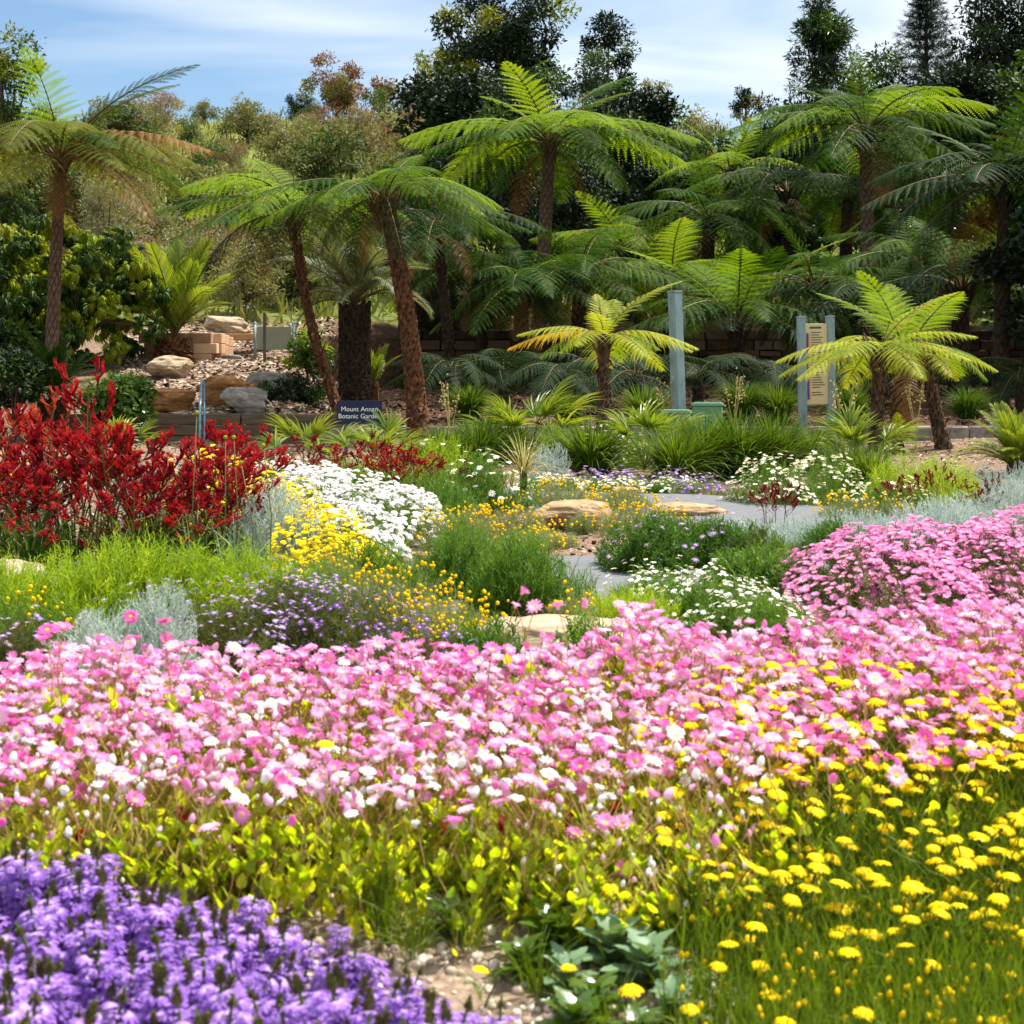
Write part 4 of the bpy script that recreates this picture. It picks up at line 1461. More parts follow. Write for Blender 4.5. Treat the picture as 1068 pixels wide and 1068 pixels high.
def fan_geo(seed, nb=18, spread=2.7):
    r_ = np.random.default_rng(seed)
    pet = np.stack([np.linspace(0, .5, 6), np.zeros(6), .45 * np.sin(np.linspace(0, 1, 6) * 1.6)], axis=1)
    hub = pet[-1]
    ax = nrmz(np.array([.75, 0, .5]))
    side = np.array([0, 1.0, 0])
    N = np.cross(ax, side)
    N = N if N[2] > 0 else -N
    a = np.linspace(-spread / 2, spread / 2, nb)
    d = np.cos(a)[:, None] * ax + np.sin(a)[:, None] * side + .12 * r_.normal(size=(nb, 1)) * N + .12 * np.abs(np.sin(a))[:, None] * N
    L = .52 * (1 - .3 * np.abs(a / (spread / 2)) ** 2)
    g = scatter(bladeT(.04, .35, 4, .6), frames(d, N), np.repeat(hub[None], nb, 0), np.stack([np.ones(nb), L, L], axis=1)).mat(1)
    return join([tube(pet, .008, 5, False, 0), g])


FAN = [mesh('fan_leaf', fan_geo(50 + k), [M['stem_green'], M['palm']]) for k in range(3)]


def fan_palm(label, px, d, L, n, seed, z=0.05):
    rs = np.random.default_rng(seed)
    b = G(px, d)
    t = thing('fan_palm', label, 'fan palm', tuple(b), 'young fan palms')
    for k in range(n):
        tl = -.55 + .9 * (k / n) + rs.normal(0, .1)
        obj('fan_leaf', FAN[k % 3], t, (0, 0, z), (rs.normal(0, .2), tl, k * 2.4 + rs.random()), L * (.8 + .35 * rs.random()))
    return t


fan_palm('young fan palm with dark leaves before the shaded stone wall left of the yellow fern', 553, 18.5, .85, 12, 1)
fan_palm('young fan palm with tattered yellow lower leaves left of the green boxes', 672, 16.2, .72, 12, 2)
fan_palm('young fan palm with silvery leaves below the information board', 898, 15.8, .64, 14, 3)
fan_palm('young yellow green fan palm left of the blue sign behind red kangaroo paws', 322, 15.8, .62, 11, 4)
fan_palm('young fan palm directly in front of the blue sign', 398, 15.6, .62, 12, 5)
fan_palm('young fan palm leaf clump behind the tall red kangaroo paws near the glossy shrub', 132, 17.5, .55, 8, 6)

# dry fountain of strappy leaves
b = G(546, 13.6)
t = thing('dry_yucca', 'pale dried strappy rosette with drooping straw leaves before the silver bush', 'yucca', tuple(b))
obj('leaf_tuft', mesh('leaf_tuft', join([blade_clump(90, .40, 1.25, .75, .03).xf(None, (0, 0, .22)), blade_clump(12, .5, .3, .6, .02).xf(None, (0, 0, .2)).mat(1)]), [M['blade_dry'], M['blade']]), t)
obj('stem', mesh('stem', tube([(0, 0, -.02), (0, 0, .24)], [.035, .03], 8), [M['bark_dark']]), t)


# ------------------------------------------------------------------ trees
tree('broadleaf_tree', 'large dark tree with gold tipped leaves rising behind the central tall fern', G(528, 55), W(528, 78, 55), 2.35, 1.9, 3.7, 95, .62, 26000, LEAF, .17, ['leaf_dark', 'leaf_gold'], .25, 61, 'trees against the sky', young=.24)  # gold clumps: sunlight on the dark crown, put into leaf colour
tree('broadleaf_tree', 'smaller dark bushy tree with sunlight coloured into its tips right of the big central tree', G(632, 58), W(632, 82, 58), 1.05, 1.0, 2.3, 26, .45, 7000, LEAF, .15, ['leaf_dark', 'leaf_gloss'], .15, 62, 'trees against the sky', young=.4)  # lighter clumps carry the sunlight in their leaf colour
tree('broadleaf_tree', 'pyramidal tree with tufted bright leaves above the tall right hand fern', G(858, 60), W(858, 66, 60), 1.75, 1.5, 3.0, 48, .5, 9500, LEAFN, .24, ['leaf_dark', 'leaf_gloss'], .18, 63, 'trees against the sky', cone=.85, young=.5)  # brighter clumps are lit leaves done by colour
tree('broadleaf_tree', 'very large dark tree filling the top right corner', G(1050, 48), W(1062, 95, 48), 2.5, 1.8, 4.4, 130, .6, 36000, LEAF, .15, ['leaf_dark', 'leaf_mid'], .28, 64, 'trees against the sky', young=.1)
tree('broadleaf_tree', 'tiny dark tree alone on the skyline left of the pyramidal tree', G(778, 110), W(778, 106, 110), .9, .9, 1.3, 14, .4, 1600, LEAF, .22, ['leaf_dark', 'leaf_grey'], .1, 65, 'trees against the sky', young=.3)
tree('broadleaf_tree', 'small rust tinged tree on the skyline right of the central trees', G(682, 105), W(682, 104, 105), 1.15, 1.1, 1.3, 16, .45, 2000, LEAF, .2, ['leaf_grey', 'leaf_rust'], .1, 66, 'trees against the sky', young=.4)
tree('broadleaf_tree', 'rounded reddish brown tree on the hill crest at upper left', G(352, 98), W(352, 90, 98), 2.0, 1.8, 1.9, 36, .5, 6500, LEAF, .2, ['leaf_rust', 'leaf_olive'], .18, 67, 'trees against the sky', young=.35)
tree('broadleaf_tree', 'small dark rusty tree right beside the round reddish crest tree', G(396, 100), W(396, 97, 100), .85, .8, .8, 14, .4, 1800, LEAF, .2, ['leaf_rust'], .1, 68, 'trees against the sky')
tree('broadleaf_tree', 'thin grey green tree standing left of the large central dark tree', G(452, 62), W(452, 90, 62), .9, .9, 1.5, 22, .34, 2600, LEAF, .15, ['leaf_grey', 'leaf_gold'], .1, 69, 'trees against the sky', young=.3)
tree('broadleaf_tree', 'yellow green tree at the upper left edge behind the tall left fern', G(5, 50), W(8, 105, 50), 1.2, 1.2, 2.0, 36, .45, 6000, LEAF, .15, ['leaf_mid', 'leaf_gold'], .16, 70, 'trees against the sky', young=.4)

# conifer
b = G(966, 56)
t = thing('conifer', 'dark narrow conifer with tiered level branches left of the corner tree', 'conifer', tuple(b), 'trees against the sky')
top = W(966, -12, 56) - b
obj('trunk', mesh('trunk', tube([(0, 0, -.2), tuple(top * .5), tuple(top)], [.2, .12, .02], 8), [M['bark_tree']]), t)
bp_, bd_, bs_ = [], [], []
for z in np.arange(top[2] * .42, top[2], .34):
    f = (1 - (z - top[2] * .42) / (top[2] * .58))
    R_ = .15 + 1.7 * f ** .9
    for k in range(7):
        a = k / 7 * 2 * PI + z * 5
        for q in np.linspace(.12, 1, 9):
            d = np.array([math.cos(a), math.sin(a), .12])
            p = np.array([0, 0, z]) + d * R_ * q + (0, 0, .12 * q * q)
            for e in range(5):
                bp_.append(p + rng.normal(0, .05, 3))
                bd_.append(d + rng.normal(0, .8, 3) + (0, 0, .3))
                bs_.append(.30 * (.6 + .5 * rng.random()))
obj('crown', mesh('crown', scatter(SPRIG_MED, frames(np.array(bd_), runit(len(bd_))), np.array(bp_), np.array(bs_)), [M['leaf_conifer']]), t)

# bare tree
b = G(424, 99)
t = thing('bare_tree', 'leafless grey twiggy tree on the hill crest left of the big central tree', 'tree', tuple(b), 'trees against the sky')
gs = [tube([(0, 0, -.2), (.1, 0, 1.2)], [.1, .06], 7)]
for k in range(34):
    a = rng.random() * 2 * PI
    p0 = np.array([.1 * rng.random(), 0, .5 + .8 * rng.random()])
    d = np.array([math.cos(a) * .8, math.sin(a) * .8, .9])
    l_ = .9 + .9 * rng.random()
    p1, p2 = p0 + d * l_ * .5 + rng.normal(0, .1, 3), p0 + d * l_ + rng.normal(0, .2, 3)
    gs.append(tube([p0, p1, p2], [.03, .02, .008], 4))
    for e in range(3):
        q = p1 + (p2 - p1) * rng.random()
        gs.append(tube([q, q + rng.normal(0, .3, 3) + (0, 0, .25)], [.012, .005], 3))
obj('trunk', mesh('trunk', join(gs), [M['bark_tree']]), t)

# shaded evergreen trees behind the tree ferns: three models, copied
protos = []
for k in range(3):
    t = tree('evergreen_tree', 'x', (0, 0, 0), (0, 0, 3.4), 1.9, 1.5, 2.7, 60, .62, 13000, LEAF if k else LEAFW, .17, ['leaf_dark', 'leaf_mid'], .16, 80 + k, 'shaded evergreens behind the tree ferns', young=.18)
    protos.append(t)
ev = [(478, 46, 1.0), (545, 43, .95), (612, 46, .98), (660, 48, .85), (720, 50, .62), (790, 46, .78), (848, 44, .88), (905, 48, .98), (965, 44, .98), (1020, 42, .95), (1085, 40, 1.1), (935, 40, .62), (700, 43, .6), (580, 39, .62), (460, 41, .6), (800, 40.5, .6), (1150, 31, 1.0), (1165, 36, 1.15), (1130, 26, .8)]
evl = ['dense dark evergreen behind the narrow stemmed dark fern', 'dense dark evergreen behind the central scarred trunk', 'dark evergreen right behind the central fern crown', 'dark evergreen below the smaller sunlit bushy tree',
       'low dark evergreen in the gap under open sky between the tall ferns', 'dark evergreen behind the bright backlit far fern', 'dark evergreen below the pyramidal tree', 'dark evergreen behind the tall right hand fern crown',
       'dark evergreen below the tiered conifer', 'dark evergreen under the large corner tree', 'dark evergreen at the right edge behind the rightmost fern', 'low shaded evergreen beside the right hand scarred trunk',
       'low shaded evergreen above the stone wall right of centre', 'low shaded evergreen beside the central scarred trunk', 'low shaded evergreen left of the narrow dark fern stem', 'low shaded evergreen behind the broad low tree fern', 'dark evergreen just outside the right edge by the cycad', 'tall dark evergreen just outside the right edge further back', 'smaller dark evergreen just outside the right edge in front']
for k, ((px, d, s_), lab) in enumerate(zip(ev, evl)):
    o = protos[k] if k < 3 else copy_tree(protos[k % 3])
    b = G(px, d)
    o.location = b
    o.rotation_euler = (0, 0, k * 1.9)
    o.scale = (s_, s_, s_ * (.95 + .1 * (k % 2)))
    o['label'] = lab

# hill bushes: models copied over the slope
hb = []
for k, (mats, lf, sz_, yk) in enumerate(((['leaf_olive', 'leaf_grey'], LEAF, .14, .4), (['leaf_grey', 'leaf_rust'], LEAFN, .16, .3), (['leaf_mid', 'leaf_olive'], LEAF, .13, .5), (['leaf_rust', 'leaf_olive'], LEAF, .13, .5), (['leaf_dark', 'leaf_mid'], LEAF, .13, .4))):
    t = tree('hillside_bush', 'x', (0, 0, 0), (0, 0, 1.15), 1.25, 1.2, .95, 34, .42, 4200, lf, sz_, mats, .06, 90 + k, 'x', 'bush', young=yk)
    hb.append(t)
hlab = ['olive green bush among many on the sunny hillside', 'dusty grey bush among many on the sunny hillside', 'fresh green bush among many on the sunny hillside', 'rust brown bush among many on the sunny hillside', 'dark green bush among many on the sunny hillside']
used = set()
rh = np.random.default_rng(5)
spots = []
for d, px0, px1, st in ((38.5, 190, 350, 36), (42, 110, 350, 46), (50, 100, 470, 60), (58, 150, 470, 62), (66, 90, 480, 56), (74, 60, 480, 56), (83, 30, 470, 56), (91, -10, 470, 58), (98, 290, 480, 30), (64, 640, 770, 50), (76, 640, 800, 44), (88, 640, 800, 38), (98, 640, 1000, 34)):
    for px in np.arange(px0, px1, st):
        spots.append((px + rh.normal(0, st * .3), d + rh.normal(0, 2.5), rh.choice(5, p=[.34, .27, .20, .07, .12])))
for px, d, k in spots:
    k = int(k)
    o = copy_tree(hb[k]) if k in used else hb[k]
    used.add(k)
    b = G(px, d)
    s_ = (.6 + .75 * rh.random() ** 1.3) * (1 if 48 < d < 90 else .78)
    o.location = b
    o.rotation_euler = (0, 0, rh.random() * 6)
    o.scale = (s_, s_, s_ * (.8 + .4 * rh.random()))
    o['label'] = hlab[k]
    o['group'] = hlab[k].split(' among')[0].replace('bush', 'bushes') + ' on the hillside'

# rough grass on the hill
n_ = 26000
d_ = 36 + 72 * rng.random(n_) ** .9
px_ = -60 + 900 * rng.random(n_)
x_ = (px_ - 534) / F * d_
dirs = nrmz(np.array([0, 0, 1]) + rng.normal(0, .45, (n_, 3)))
cl_ = .5 + .5 * np.sin(x_ * .35 + 1) * np.sin(d_ * .3)
g = scatter(needleT(.16), frames(dirs, runit(n_)), np.stack([x_, d_, terr(x_, d_)], axis=1), .25 + .4 * rng.random(n_), R=np.clip(.6 * cl_ + .4 * rng.random(n_), 0, 1))
tag(obj('grass', mesh('grass', g, [M['grass_hill']])), 'rough green and straw coloured grass on the hill', 'grass', kind='stuff')

# single trees and shrubs of the middle distance
WH = []
for k in range(8):
    a = k / 8 * 2 * PI
    WH.append(leafT(.27, .03, -.3).xf(frames(np.array([[math.cos(a), math.sin(a), -1.3 - .8 * (k % 2)]]), (0, 0, 1))[0]))
WHORL = join(WH)
tree('glossy_tree', 'rounded tree with drooping glossy leaves and yellow new growth at left beside the slope', G(70, 28.5), W(60, 312, 28.5), 1.75, 1.2, 1.45, 130, .32, 4200, WHORL, .17, ['leaf_mid', 'leaf_lime'], .12, 101, None, droop=0, young=.42, up=1.6)  # lime clumps: new growth, with sun highlights put into the same colour
tree('fine_shrub', 'thin grey green see-through shrub behind the tall left tree fern trunk', G(112, 41), W(115, 218, 41), .9, .8, 1.2, 36, .34, 5000, LEAFN, .12, ['leaf_grey'], .06, 102, None, 'shrub')
tree('evergreen_shrub', 'dark dense shrub behind the tall left fern trunk near the left edge', G(45, 44), W(40, 225, 44), 1.6, 1.3, 1.7, 50, .5, 9000, LEAF, .14, ['leaf_dark', 'leaf_mid'], .1, 103, None, 'shrub', young=.3)
tree('evergreen_shrub', 'deep green feathery shrub at the top of the slope behind the pale boulder', G(262, 40), W(265, 300, 40), 1.5, 1.0, .95, 40, .45, 8000, LEAFN, .16, ['leaf_dark', 'leaf_olive'], .1, 104, None, 'shrub', young=.3)
tree('evergreen_shrub', 'dark shrub right of the feathery shrub behind the glass panel', G(330, 41), W(330, 290, 41), 1.3, 1.0, 1.2, 40, .45, 8000, LEAF, .14, ['leaf_dark', 'leaf_mid'], .1, 105, None, 'shrub', young=.2)
tree('evergreen_shrub', 'grey green shrub on the rise between short palm and hill', G(215, 46), W(215, 270, 46), 1.3, 1.0, 1.0, 36, .45, 6000, LEAF, .14, ['leaf_olive', 'leaf_grey'], .1, 106, None, 'shrub', young=.5)
tree('evergreen_shrub', 'dark leafy shrub in front of the cycad at the left edge', G(12, 21.8), W(10, 395, 21.8), .55, .4, .32, 30, .2, 3200, LEAF, .09, ['leaf_dark', 'leaf_mid'], .04, 113, None, 'shrub', young=.3)
tree('evergreen_shrub', 'dark shrub low at the left edge under the glossy tree', G(2, 27), W(0, 372, 27), .9, .7, .5, 36, .3, 4500, LEAF, .11, ['leaf_dark', 'leaf_mid'], .05, 112, None, 'shrub', young=.3)
tree('glossy_shrub', 'bright green rounded shrub by the slender leaning fern trunk', G(318, 27), W(320, 366, 27), .42, .36, .38, 26, .16, 2600, LEAF, .09, ['leaf_gloss', 'leaf_lime'], .03, 107, None, 'shrub', young=.35)
tree('glossy_shrub', 'round glossy leaved shrub below the glossy tree left of the boulders', G(122, 21.5), W(122, 418, 21.5), .5, .42, .30, 30, .17, 2200, LEAFW, .10, ['leaf_gloss', 'leaf_mid'], .03, 108, None, 'shrub', young=.35)
tree('juniper_shrub', 'dark low spreading needle shrub in front of the grey boulder', G(305, 24.3), W(305, 412, 24.3), .55, .4, .25, 30, .17, 5000, LEAFN, .08, ['leaf_dark', 'sprig_deep'], .03, 109, None, 'shrub', young=.3)
tree('evergreen_shrub', 'light leaved shrub glowing in sun behind the right hand scarred trunk', G(968, 38), W(968, 228, 38), 1.2, .9, .9, 36, .4, 5500, LEAF, .12, ['leaf_gloss', 'leaf_lime'], .08, 110, None, 'shrub', young=.25)
tree('evergreen_shrub', 'dark round shrub above the stone wall in the shade left of centre', G(490, 36), W(490, 330, 36), 1.0, .8, .6, 30, .36, 5000, LEAF, .12, ['leaf_dark', 'leaf_mid'], .08, 111, None, 'shrub', young=.1)

# ------------------------------------------------------------------ long grass clumps
LOM = [mesh('leaf_blade', blade_clump(560, .72, .40, 1.0, .16), [M['blade']]) for k in range(3)]
for k, (px, d, s_, lab) in enumerate((
        (617, 16.0, .88, 'dense dark green grass clump beside the round silver bush'), (585, 17.2, .7, 'small grass clump behind the round silver bush'),
        (705, 15.3, .82, 'long grass clump in front of the teal post'), (735, 15.8, .95, 'long grass clump in front of the taller green box'),
        (772, 15.9, .98, 'long grass clump between the taller green box and the information board'), (806, 16.3, .9, 'long grass clump left of the information board foot'),
        (845, 16.8, .78, 'long grass clump below the information board'), (880, 14.6, .7, 'grass clump behind the white flowered bush'), (908, 14.3, .68, 'grass clump right behind the white flowered bush'),
        (500, 17.6, .8, 'grass clump under the fan palm left of the small yellow tree fern'), (530, 18.3, .78, 'grass clump close behind the dry strappy rosette'),
        (462, 17.0, .75, 'light grass clump at the foot of the shaggy tree fern'), (432, 16.4, .62, 'small grass clump right of the blue sign palms'),
        (580, 18.6, .7, 'grass clump below the small yellow tree fern'), (655, 17.6, .6, 'grass clump between the yellow fern and the teal post'),
        (490, 23.4, .8, 'shaded grass clump on the bark mulch left of the small yellow tree fern'), (592, 23.2, .7, 'shaded grass clump on the bark mulch just left of the yellow fern trunk'), (672, 23.0, .8, 'shaded grass clump on the bark mulch left of the teal post foot'),
        (775, 23.3, .85, 'shaded grass clump on the bark mulch right of the taller green box'), (812, 23.1, .8, 'shaded grass clump on the bark mulch left of the information board'), (885, 23.3, .8, 'shaded grass clump behind the trunk of the yellow fern by the board'), (1010, 23.4, .75, 'shaded grass clump on the bark mulch near the labelled trunk'))):
    b = G(px, d)
    t = thing('grass_clump', lab, 'grass clump', tuple(b), 'long strappy grass clumps', k * 1.3, s_)
    obj('leaf_blade', LOM[k % 3], t)['kind'] = 'stuff'

# thin dry seed stalks in the shade
SEED = []
for k in range(3):
    gs = []
    for q in range(5):
        a = rng.random() * 6
        p = [(0, 0, 0), (.04 * math.cos(a), .04 * math.sin(a), .45), (.14 * math.cos(a), .14 * math.sin(a), .8 + .2 * rng.random())]
        gs.append(tube(p, [.005, .004, .003], 4))
        for e in range(8):
            z = np.array(p[2]) * (.65 + .35 * rng.random())
            gs.append(BUTTON.xf(None, z + rng.normal(0, .03, 3), .013))
    SEED.append(mesh('stalk', join(gs), [M['blade_dry']]))
for k, (px, d, lab) in enumerate(((470, 20, 'dry pale seed stalks right of the shaggy tree fern foot'), (880, 19, 'dry pale seed stalks below the yellow fern by the board'), (955, 20, 'dry pale seed stalks beside the leaning small fern trunk'),
                                  (765, 20, 'dry pale seed stalks right of the taller green box'), (695, 22.5, 'dry pale seed stalks just left of the teal post'))):
    b = G(px, d)
    t = thing('seed_stalks', lab, 'dry grass', tuple(b), 'dry seed stalks', k, .95)
    obj('stalk', SEED[k % 3], t)


# ------------------------------------------------------------------ kangaroo paws
def clawT():
    p = [(0, 0, 0), (0, .25, .02), (0, .5, .08), (0, .75, .2), (0, .95, .4)]
    g = tube(p, [.07, .10, .11, .12, .15], 5, False, 0)
    V, T, D = [], [], []
    for k in range(5):
        a = (k / 4 - .5) * 2.6
        bx, by, bz = .12 * math.sin(a), .95, .4 + .08 * math.cos(a)
        V += [(bx - .05, by, bz), (bx + .05, by, bz), (bx * 3.2, by + .05 + .1 * math.cos(a), bz + .26)]
        T.append((3 * k, 3 * k + 1, 3 * k + 2))
        D += [.6, .6, 1]
    return join([g, Geo(V, (), T, D=D)])


CLAW = clawT()


def paw_stalk_geo(seed, h=1.0, nbr=7, claws=8, size=.055):
    r_ = np.random.default_rng(seed)
    top = np.array([r_.normal(0, .10), r_.normal(0, .10), h])
    path = np.stack([np.linspace(0, 1, 9) ** 1.6 * top[0], np.linspace(0, 1, 9) ** 1.6 * top[1], np.linspace(0, 1, 9) * h], axis=1)
    gs = [tube(path, np.linspace(.007, .004, 9), 5)]
    P, Dd, U = [], [], []
    for k in range(nbr):
        q = .5 + .5 * (k + .6) / nbr
        s0 = np.array([np.interp(q, np.linspace(0, 1, 9), path[:, j]) for j in range(3)])
        a = k * 2.4 + r_.random()
        dd = np.array([math.cos(a), math.sin(a), 0])
        ln = (.10 + .14 * (1 - q) * 2) * (.8 + .4 * r_.random())
        p1 = s0 + dd * ln * .6 + (0, 0, ln * .5)
        p2 = s0 + dd * ln * .9 + (0, 0, ln * 1.1)
        p3 = p2 + np.array([dd[0] * .3, dd[1] * .3, 1]) * .05
        br = catmull(np.array([s0, p1, p2, p3]), np.linspace(0, 3, 10))
        gs.append(tube(br, np.linspace(.004, .0025, 10), 4))
        for e in range(claws):
            u = .42 + .58 * e / claws
            b = np.array([np.interp(u * 3, np.linspace(0, 3, 10), br[:, j]) for j in range(3)])
            aa = a + (1 if e % 2 else -1) * (.5 + .7 * r_.random()) + r_.normal(0, .4)
            P.append(b)
            Dd.append((math.cos(aa), math.sin(aa), .45 + .5 * r_.random()))
            U.append((0, 0, 1))
    st = join(gs)
    cl = scatter(CLAW, frames(np.array(Dd), np.array(U, float)), np.array(P), size * (.75 + .5 * r_.random(len(P))), R=r_.random(len(P)))
    return st, cl


PAW = [paw_stalk_geo(200 + k, 1.0, 6 + k % 2, 6, .068) for k in range(6)]
PAWM = {}


def paw_mesh(k, m):
    if (k, m) not in PAWM:
        PAWM[(k, m)] = (mesh('stem', PAW[k][0], [M['paw_stem']]), mesh('blossom', PAW[k][1], [M[m]]))
    return PAWM[(k, m)]


PAW_LEAF = mesh('leaf_tuft', blade_clump(70, .42, .45, 1.1, .07), [M['blade']])


def kangaroo_paw(label, px, d, hs, m, seed, spread=.16, group='red kangaroo paws', lean=.2, leafs=1.0, hk=.82, wid=1.0):
    r_ = np.random.default_rng(seed)
    b = G(px, d)
    t = thing('kangaroo_paw', label, 'kangaroo paw', tuple(b), group)
    o = obj('leaf_tuft', PAW_LEAF, t, sc=leafs)
    for k, h in enumerate(hs):
        if k % 3 == 2 and h < 1.0:
            continue
        h = h * hk * (.85 if d > 11 else 1) if h < 1.0 else h * .96
        a = r_.random() * 6
        v = int(r_.integers(6))
        s, f = paw_mesh(v, 'paw_dark' if m == 'paw_red' and r_.random() < .3 else m)
        st = obj('flower_stalk', s, t, (spread * math.cos(a) * r_.random(), spread * math.sin(a) * r_.random(), 0),
                 (r_.normal(0, lean), r_.normal(0, lean), r_.random() * 6), (1.05 - .1 * r_.random(), 1.05, h))
        st.scale = (wid * (.75 + .3 * h), wid * (.75 + .3 * h), h)
        obj('blossom', f, st)


U_ = lambda n, a, b_, s: list(np.random.default_rng(s).uniform(a, b_, n))
kangaroo_paw('red kangaroo paw plant at the far left edge', -8, 8.8, U_(13, .5, .95, 1), 'paw_red', 1, .25)
kangaroo_paw('red kangaroo paw plant with thick dark stems second from the left edge', 42, 8.5, U_(15, .5, .92, 2), 'paw_red', 2, .25)
kangaroo_paw('red kangaroo paw plant carrying the tallest crimson flower head of all', 78, 8.9, [1.0, .8] + U_(14, .5, .95, 3), 'paw_red', 3, .25, lean=.15)
kangaroo_paw('red kangaroo paw plant in the middle of the big left mass', 122, 8.6, U_(15, .45, .86, 4), 'paw_red', 4, .25)
kangaroo_paw('red kangaroo paw plant right of the middle of the big left mass', 165, 8.8, U_(15, .45, .84, 5), 'paw_red', 5, .25)
kangaroo_paw('red kangaroo paw plant overlapping the yellow everlastings', 205, 8.6, U_(13, .45, .78, 6), 'paw_red', 6, .22)
kangaroo_paw('dark crimson kangaroo paw at the right end of the big mass by the silver mound', 240, 8.7, U_(10, .4, .72, 7), 'paw_red', 7, .16)
kangaroo_paw('short stemmed red kangaroo paw low behind the lime shrubs', 150, 8.1, U_(11, .35, .55, 8), 'paw_red', 8, .4)
kangaroo_paw('low red kangaroo paw at the left behind the lime shrubs', 30, 8.15, U_(9, .35, .6, 18), 'paw_red', 18, .4)
kangaroo_paw('slender orange kangaroo paw rising above the red ones at left', 36, 10.5, [.95, .86, .6], 'paw_orange', 9, .2, lean=.08, group=None)
kangaroo_paw('red kangaroo paw before the timber sleeper wall right of the handrail', 232, 11.6, U_(9, .6, .88, 10), 'paw_red', 10, .25)
kangaroo_paw('red kangaroo paw before the orange sandstone ledge', 265, 11.4, U_(8, .6, .86, 11), 'paw_red', 11, .25)
kangaroo_paw('red kangaroo paw behind the white everlastings left of the blue sign', 305, 12.6, U_(8, .45, .78, 12), 'paw_red', 12, .25)
kangaroo_paw('red kangaroo paw in front of the blue sign', 366, 13.6, U_(9, .4, .68, 13), 'paw_red', 13, .3)
kangaroo_paw('red kangaroo paw right of the fan palm by the blue sign', 412, 13.2, U_(8, .4, .62, 14), 'paw_red', 14, .25)
kangaroo_paw('dark red kangaroo paw at the right end behind the white everlastings', 440, 12.6, U_(7, .35, .6, 15), 'paw_dark', 15, .2)
kangaroo_paw('small burgundy kangaroo paw standing before the grey path on the right', 803, 10.2, U_(7, .26, .42, 16), 'paw_dark', 16, .15, 'burgundy kangaroo paws', .15, .4, wid=.55)
kangaroo_paw('small burgundy kangaroo paw before the light green shrub at right', 962, 12.2, U_(7, .34, .5, 17), 'paw_dark', 17, .25, 'burgundy kangaroo paws', .2, .4, wid=.55)
kangaroo_paw('small burgundy kangaroo paw near the right edge above the pink mound', 1045, 11.5, U_(6, .25, .42, 19), 'paw_dark', 19, .2, 'burgundy kangaroo paws', .2, .4, wid=.55)
kangaroo_paw('small burgundy kangaroo paw right of the white flowered bush', 925, 11.8, U_(4, .28, .42, 20), 'paw_dark', 20, .2, 'burgundy kangaroo paws', .2, .4, wid=.55)

# tall thin onion-like stems in front of the yellow everlastings
for k, (px, d, h, lab) in enumerate(((199, 8.0, .86, 'tall thin green stem with round pale bud leftmost before the red flowers'), (233, 8.0, .74, 'tall thin stem with round bud second from the left before the red flowers'),
                                     (246, 8.05, .74, 'tall thin stem with round bud standing close to its left neighbour'), (281, 8.1, .70, 'tall thin stem with round bud rightmost before the white everlastings'), (262, 7.9, .62, 'shorter thin budded stem before the silver mound'))):
    b = G(px, d)
    t = thing('budded_stem', lab, 'flower stem', tuple(b), 'thin budded stems')
    obj('stem', mesh('stem', tube([(0, 0, 0), (.01, 0, h * .5), (.03 - .02 * k, 0, h)], [.004, .003, .0025], 6), [M['leaf_olive']], True), t)
    obj('bud', mesh('bud', BUTTON.xf(None, (0, 0, 0), .011), [M['fern_yellow']], True), t, (.03 - .02 * k, 0, h))
    obj('leaf_blade', mesh('leaf_blade', blade_clump(14, .38, .3, .8, .03), [M['leaf_blue']]), t)

# ------------------------------------------------------------------ shrubs and cushions of the garden beds
PC = [M['petal_yellow'], M['disc_orange']]
WC = [M['petal_white'], M['disc_yellow']]
VC = [M['petal_violet'], M['disc_yellow']]
MC = [M['petal_mauve'], M['disc_yellow']]
CC = [M['petal_cream'], M['disc_yellow']]
YB = [M['petal_orange']]
PK = [M['petal_mound'], M['disc_orange']]
fy = lambda n, s=.016, lo=.25, lift=.03: (BUTTON, n, s, YB, lo, lift)
fs = lambda n, s, mats, lo=.2, lift=.04: (SMALL, n, s, mats, lo, lift)
LIME = 'feathery lime green shrubs'
for px, d, rx, h, lab in ((20, 6.7, .30, .27, 'feathery lime green shrub at the left edge over the pale rock'), (85, 6.5, .26, .32, 'feathery lime green shrub left in the lime row'), (150, 6.6, .30, .37, 'tallest feathery lime green shrub in front of the red flowers'),
                          (212, 6.7, .30, .33, 'feathery lime green shrub below the right end of the red flowers'), (268, 6.9, .26, .27, 'feathery lime green shrub at the right end of the lime row')):
    mound('feathery_shrub', lab, 'shrub', px, d, rx, .28, h, M['sprig_lime'], 620, SPRIG_FINE, .16, None, LIME, up=.75)
SB = 'silver cushion bushes'
mound('silver_bush', 'silver cushion bush at left behind the pink daisies, the lower of a touching pair', 'silver bush', 103, 4.75, .17, .17, .27, M['silver'], 1300, SPRIG_SIL, .06, None, SB, up=.3)
mound('silver_bush', 'silver cushion bush at left behind the pink daisies, the higher of a touching pair', 'silver bush', 163, 4.9, .17, .17, .31, M['silver'], 1300, SPRIG_SIL, .06, None, SB, up=.3)
mound('silver_bush', 'large silver cushion mound between red kangaroo paws and yellow everlastings', 'silver bush', 285, 8.6, .28, .3, .47, M['silver'], 1300, SPRIG_SIL, .09, None, SB, up=.45)
mound('silver_bush', 'silver cushion bush half hidden behind red flowers at the left edge', 'silver bush', 18, 9.8, .34, .3, .50, M['silver'], 900, SPRIG_SIL, .11, None, SB, up=.45)
mound('silver_bush', 'silver cushion bush half hidden behind the middle of the red flowers', 'silver bush', 165, 9.9, .34, .3, .50, M['silver'], 900, SPRIG_SIL, .11, None, SB, up=.45)
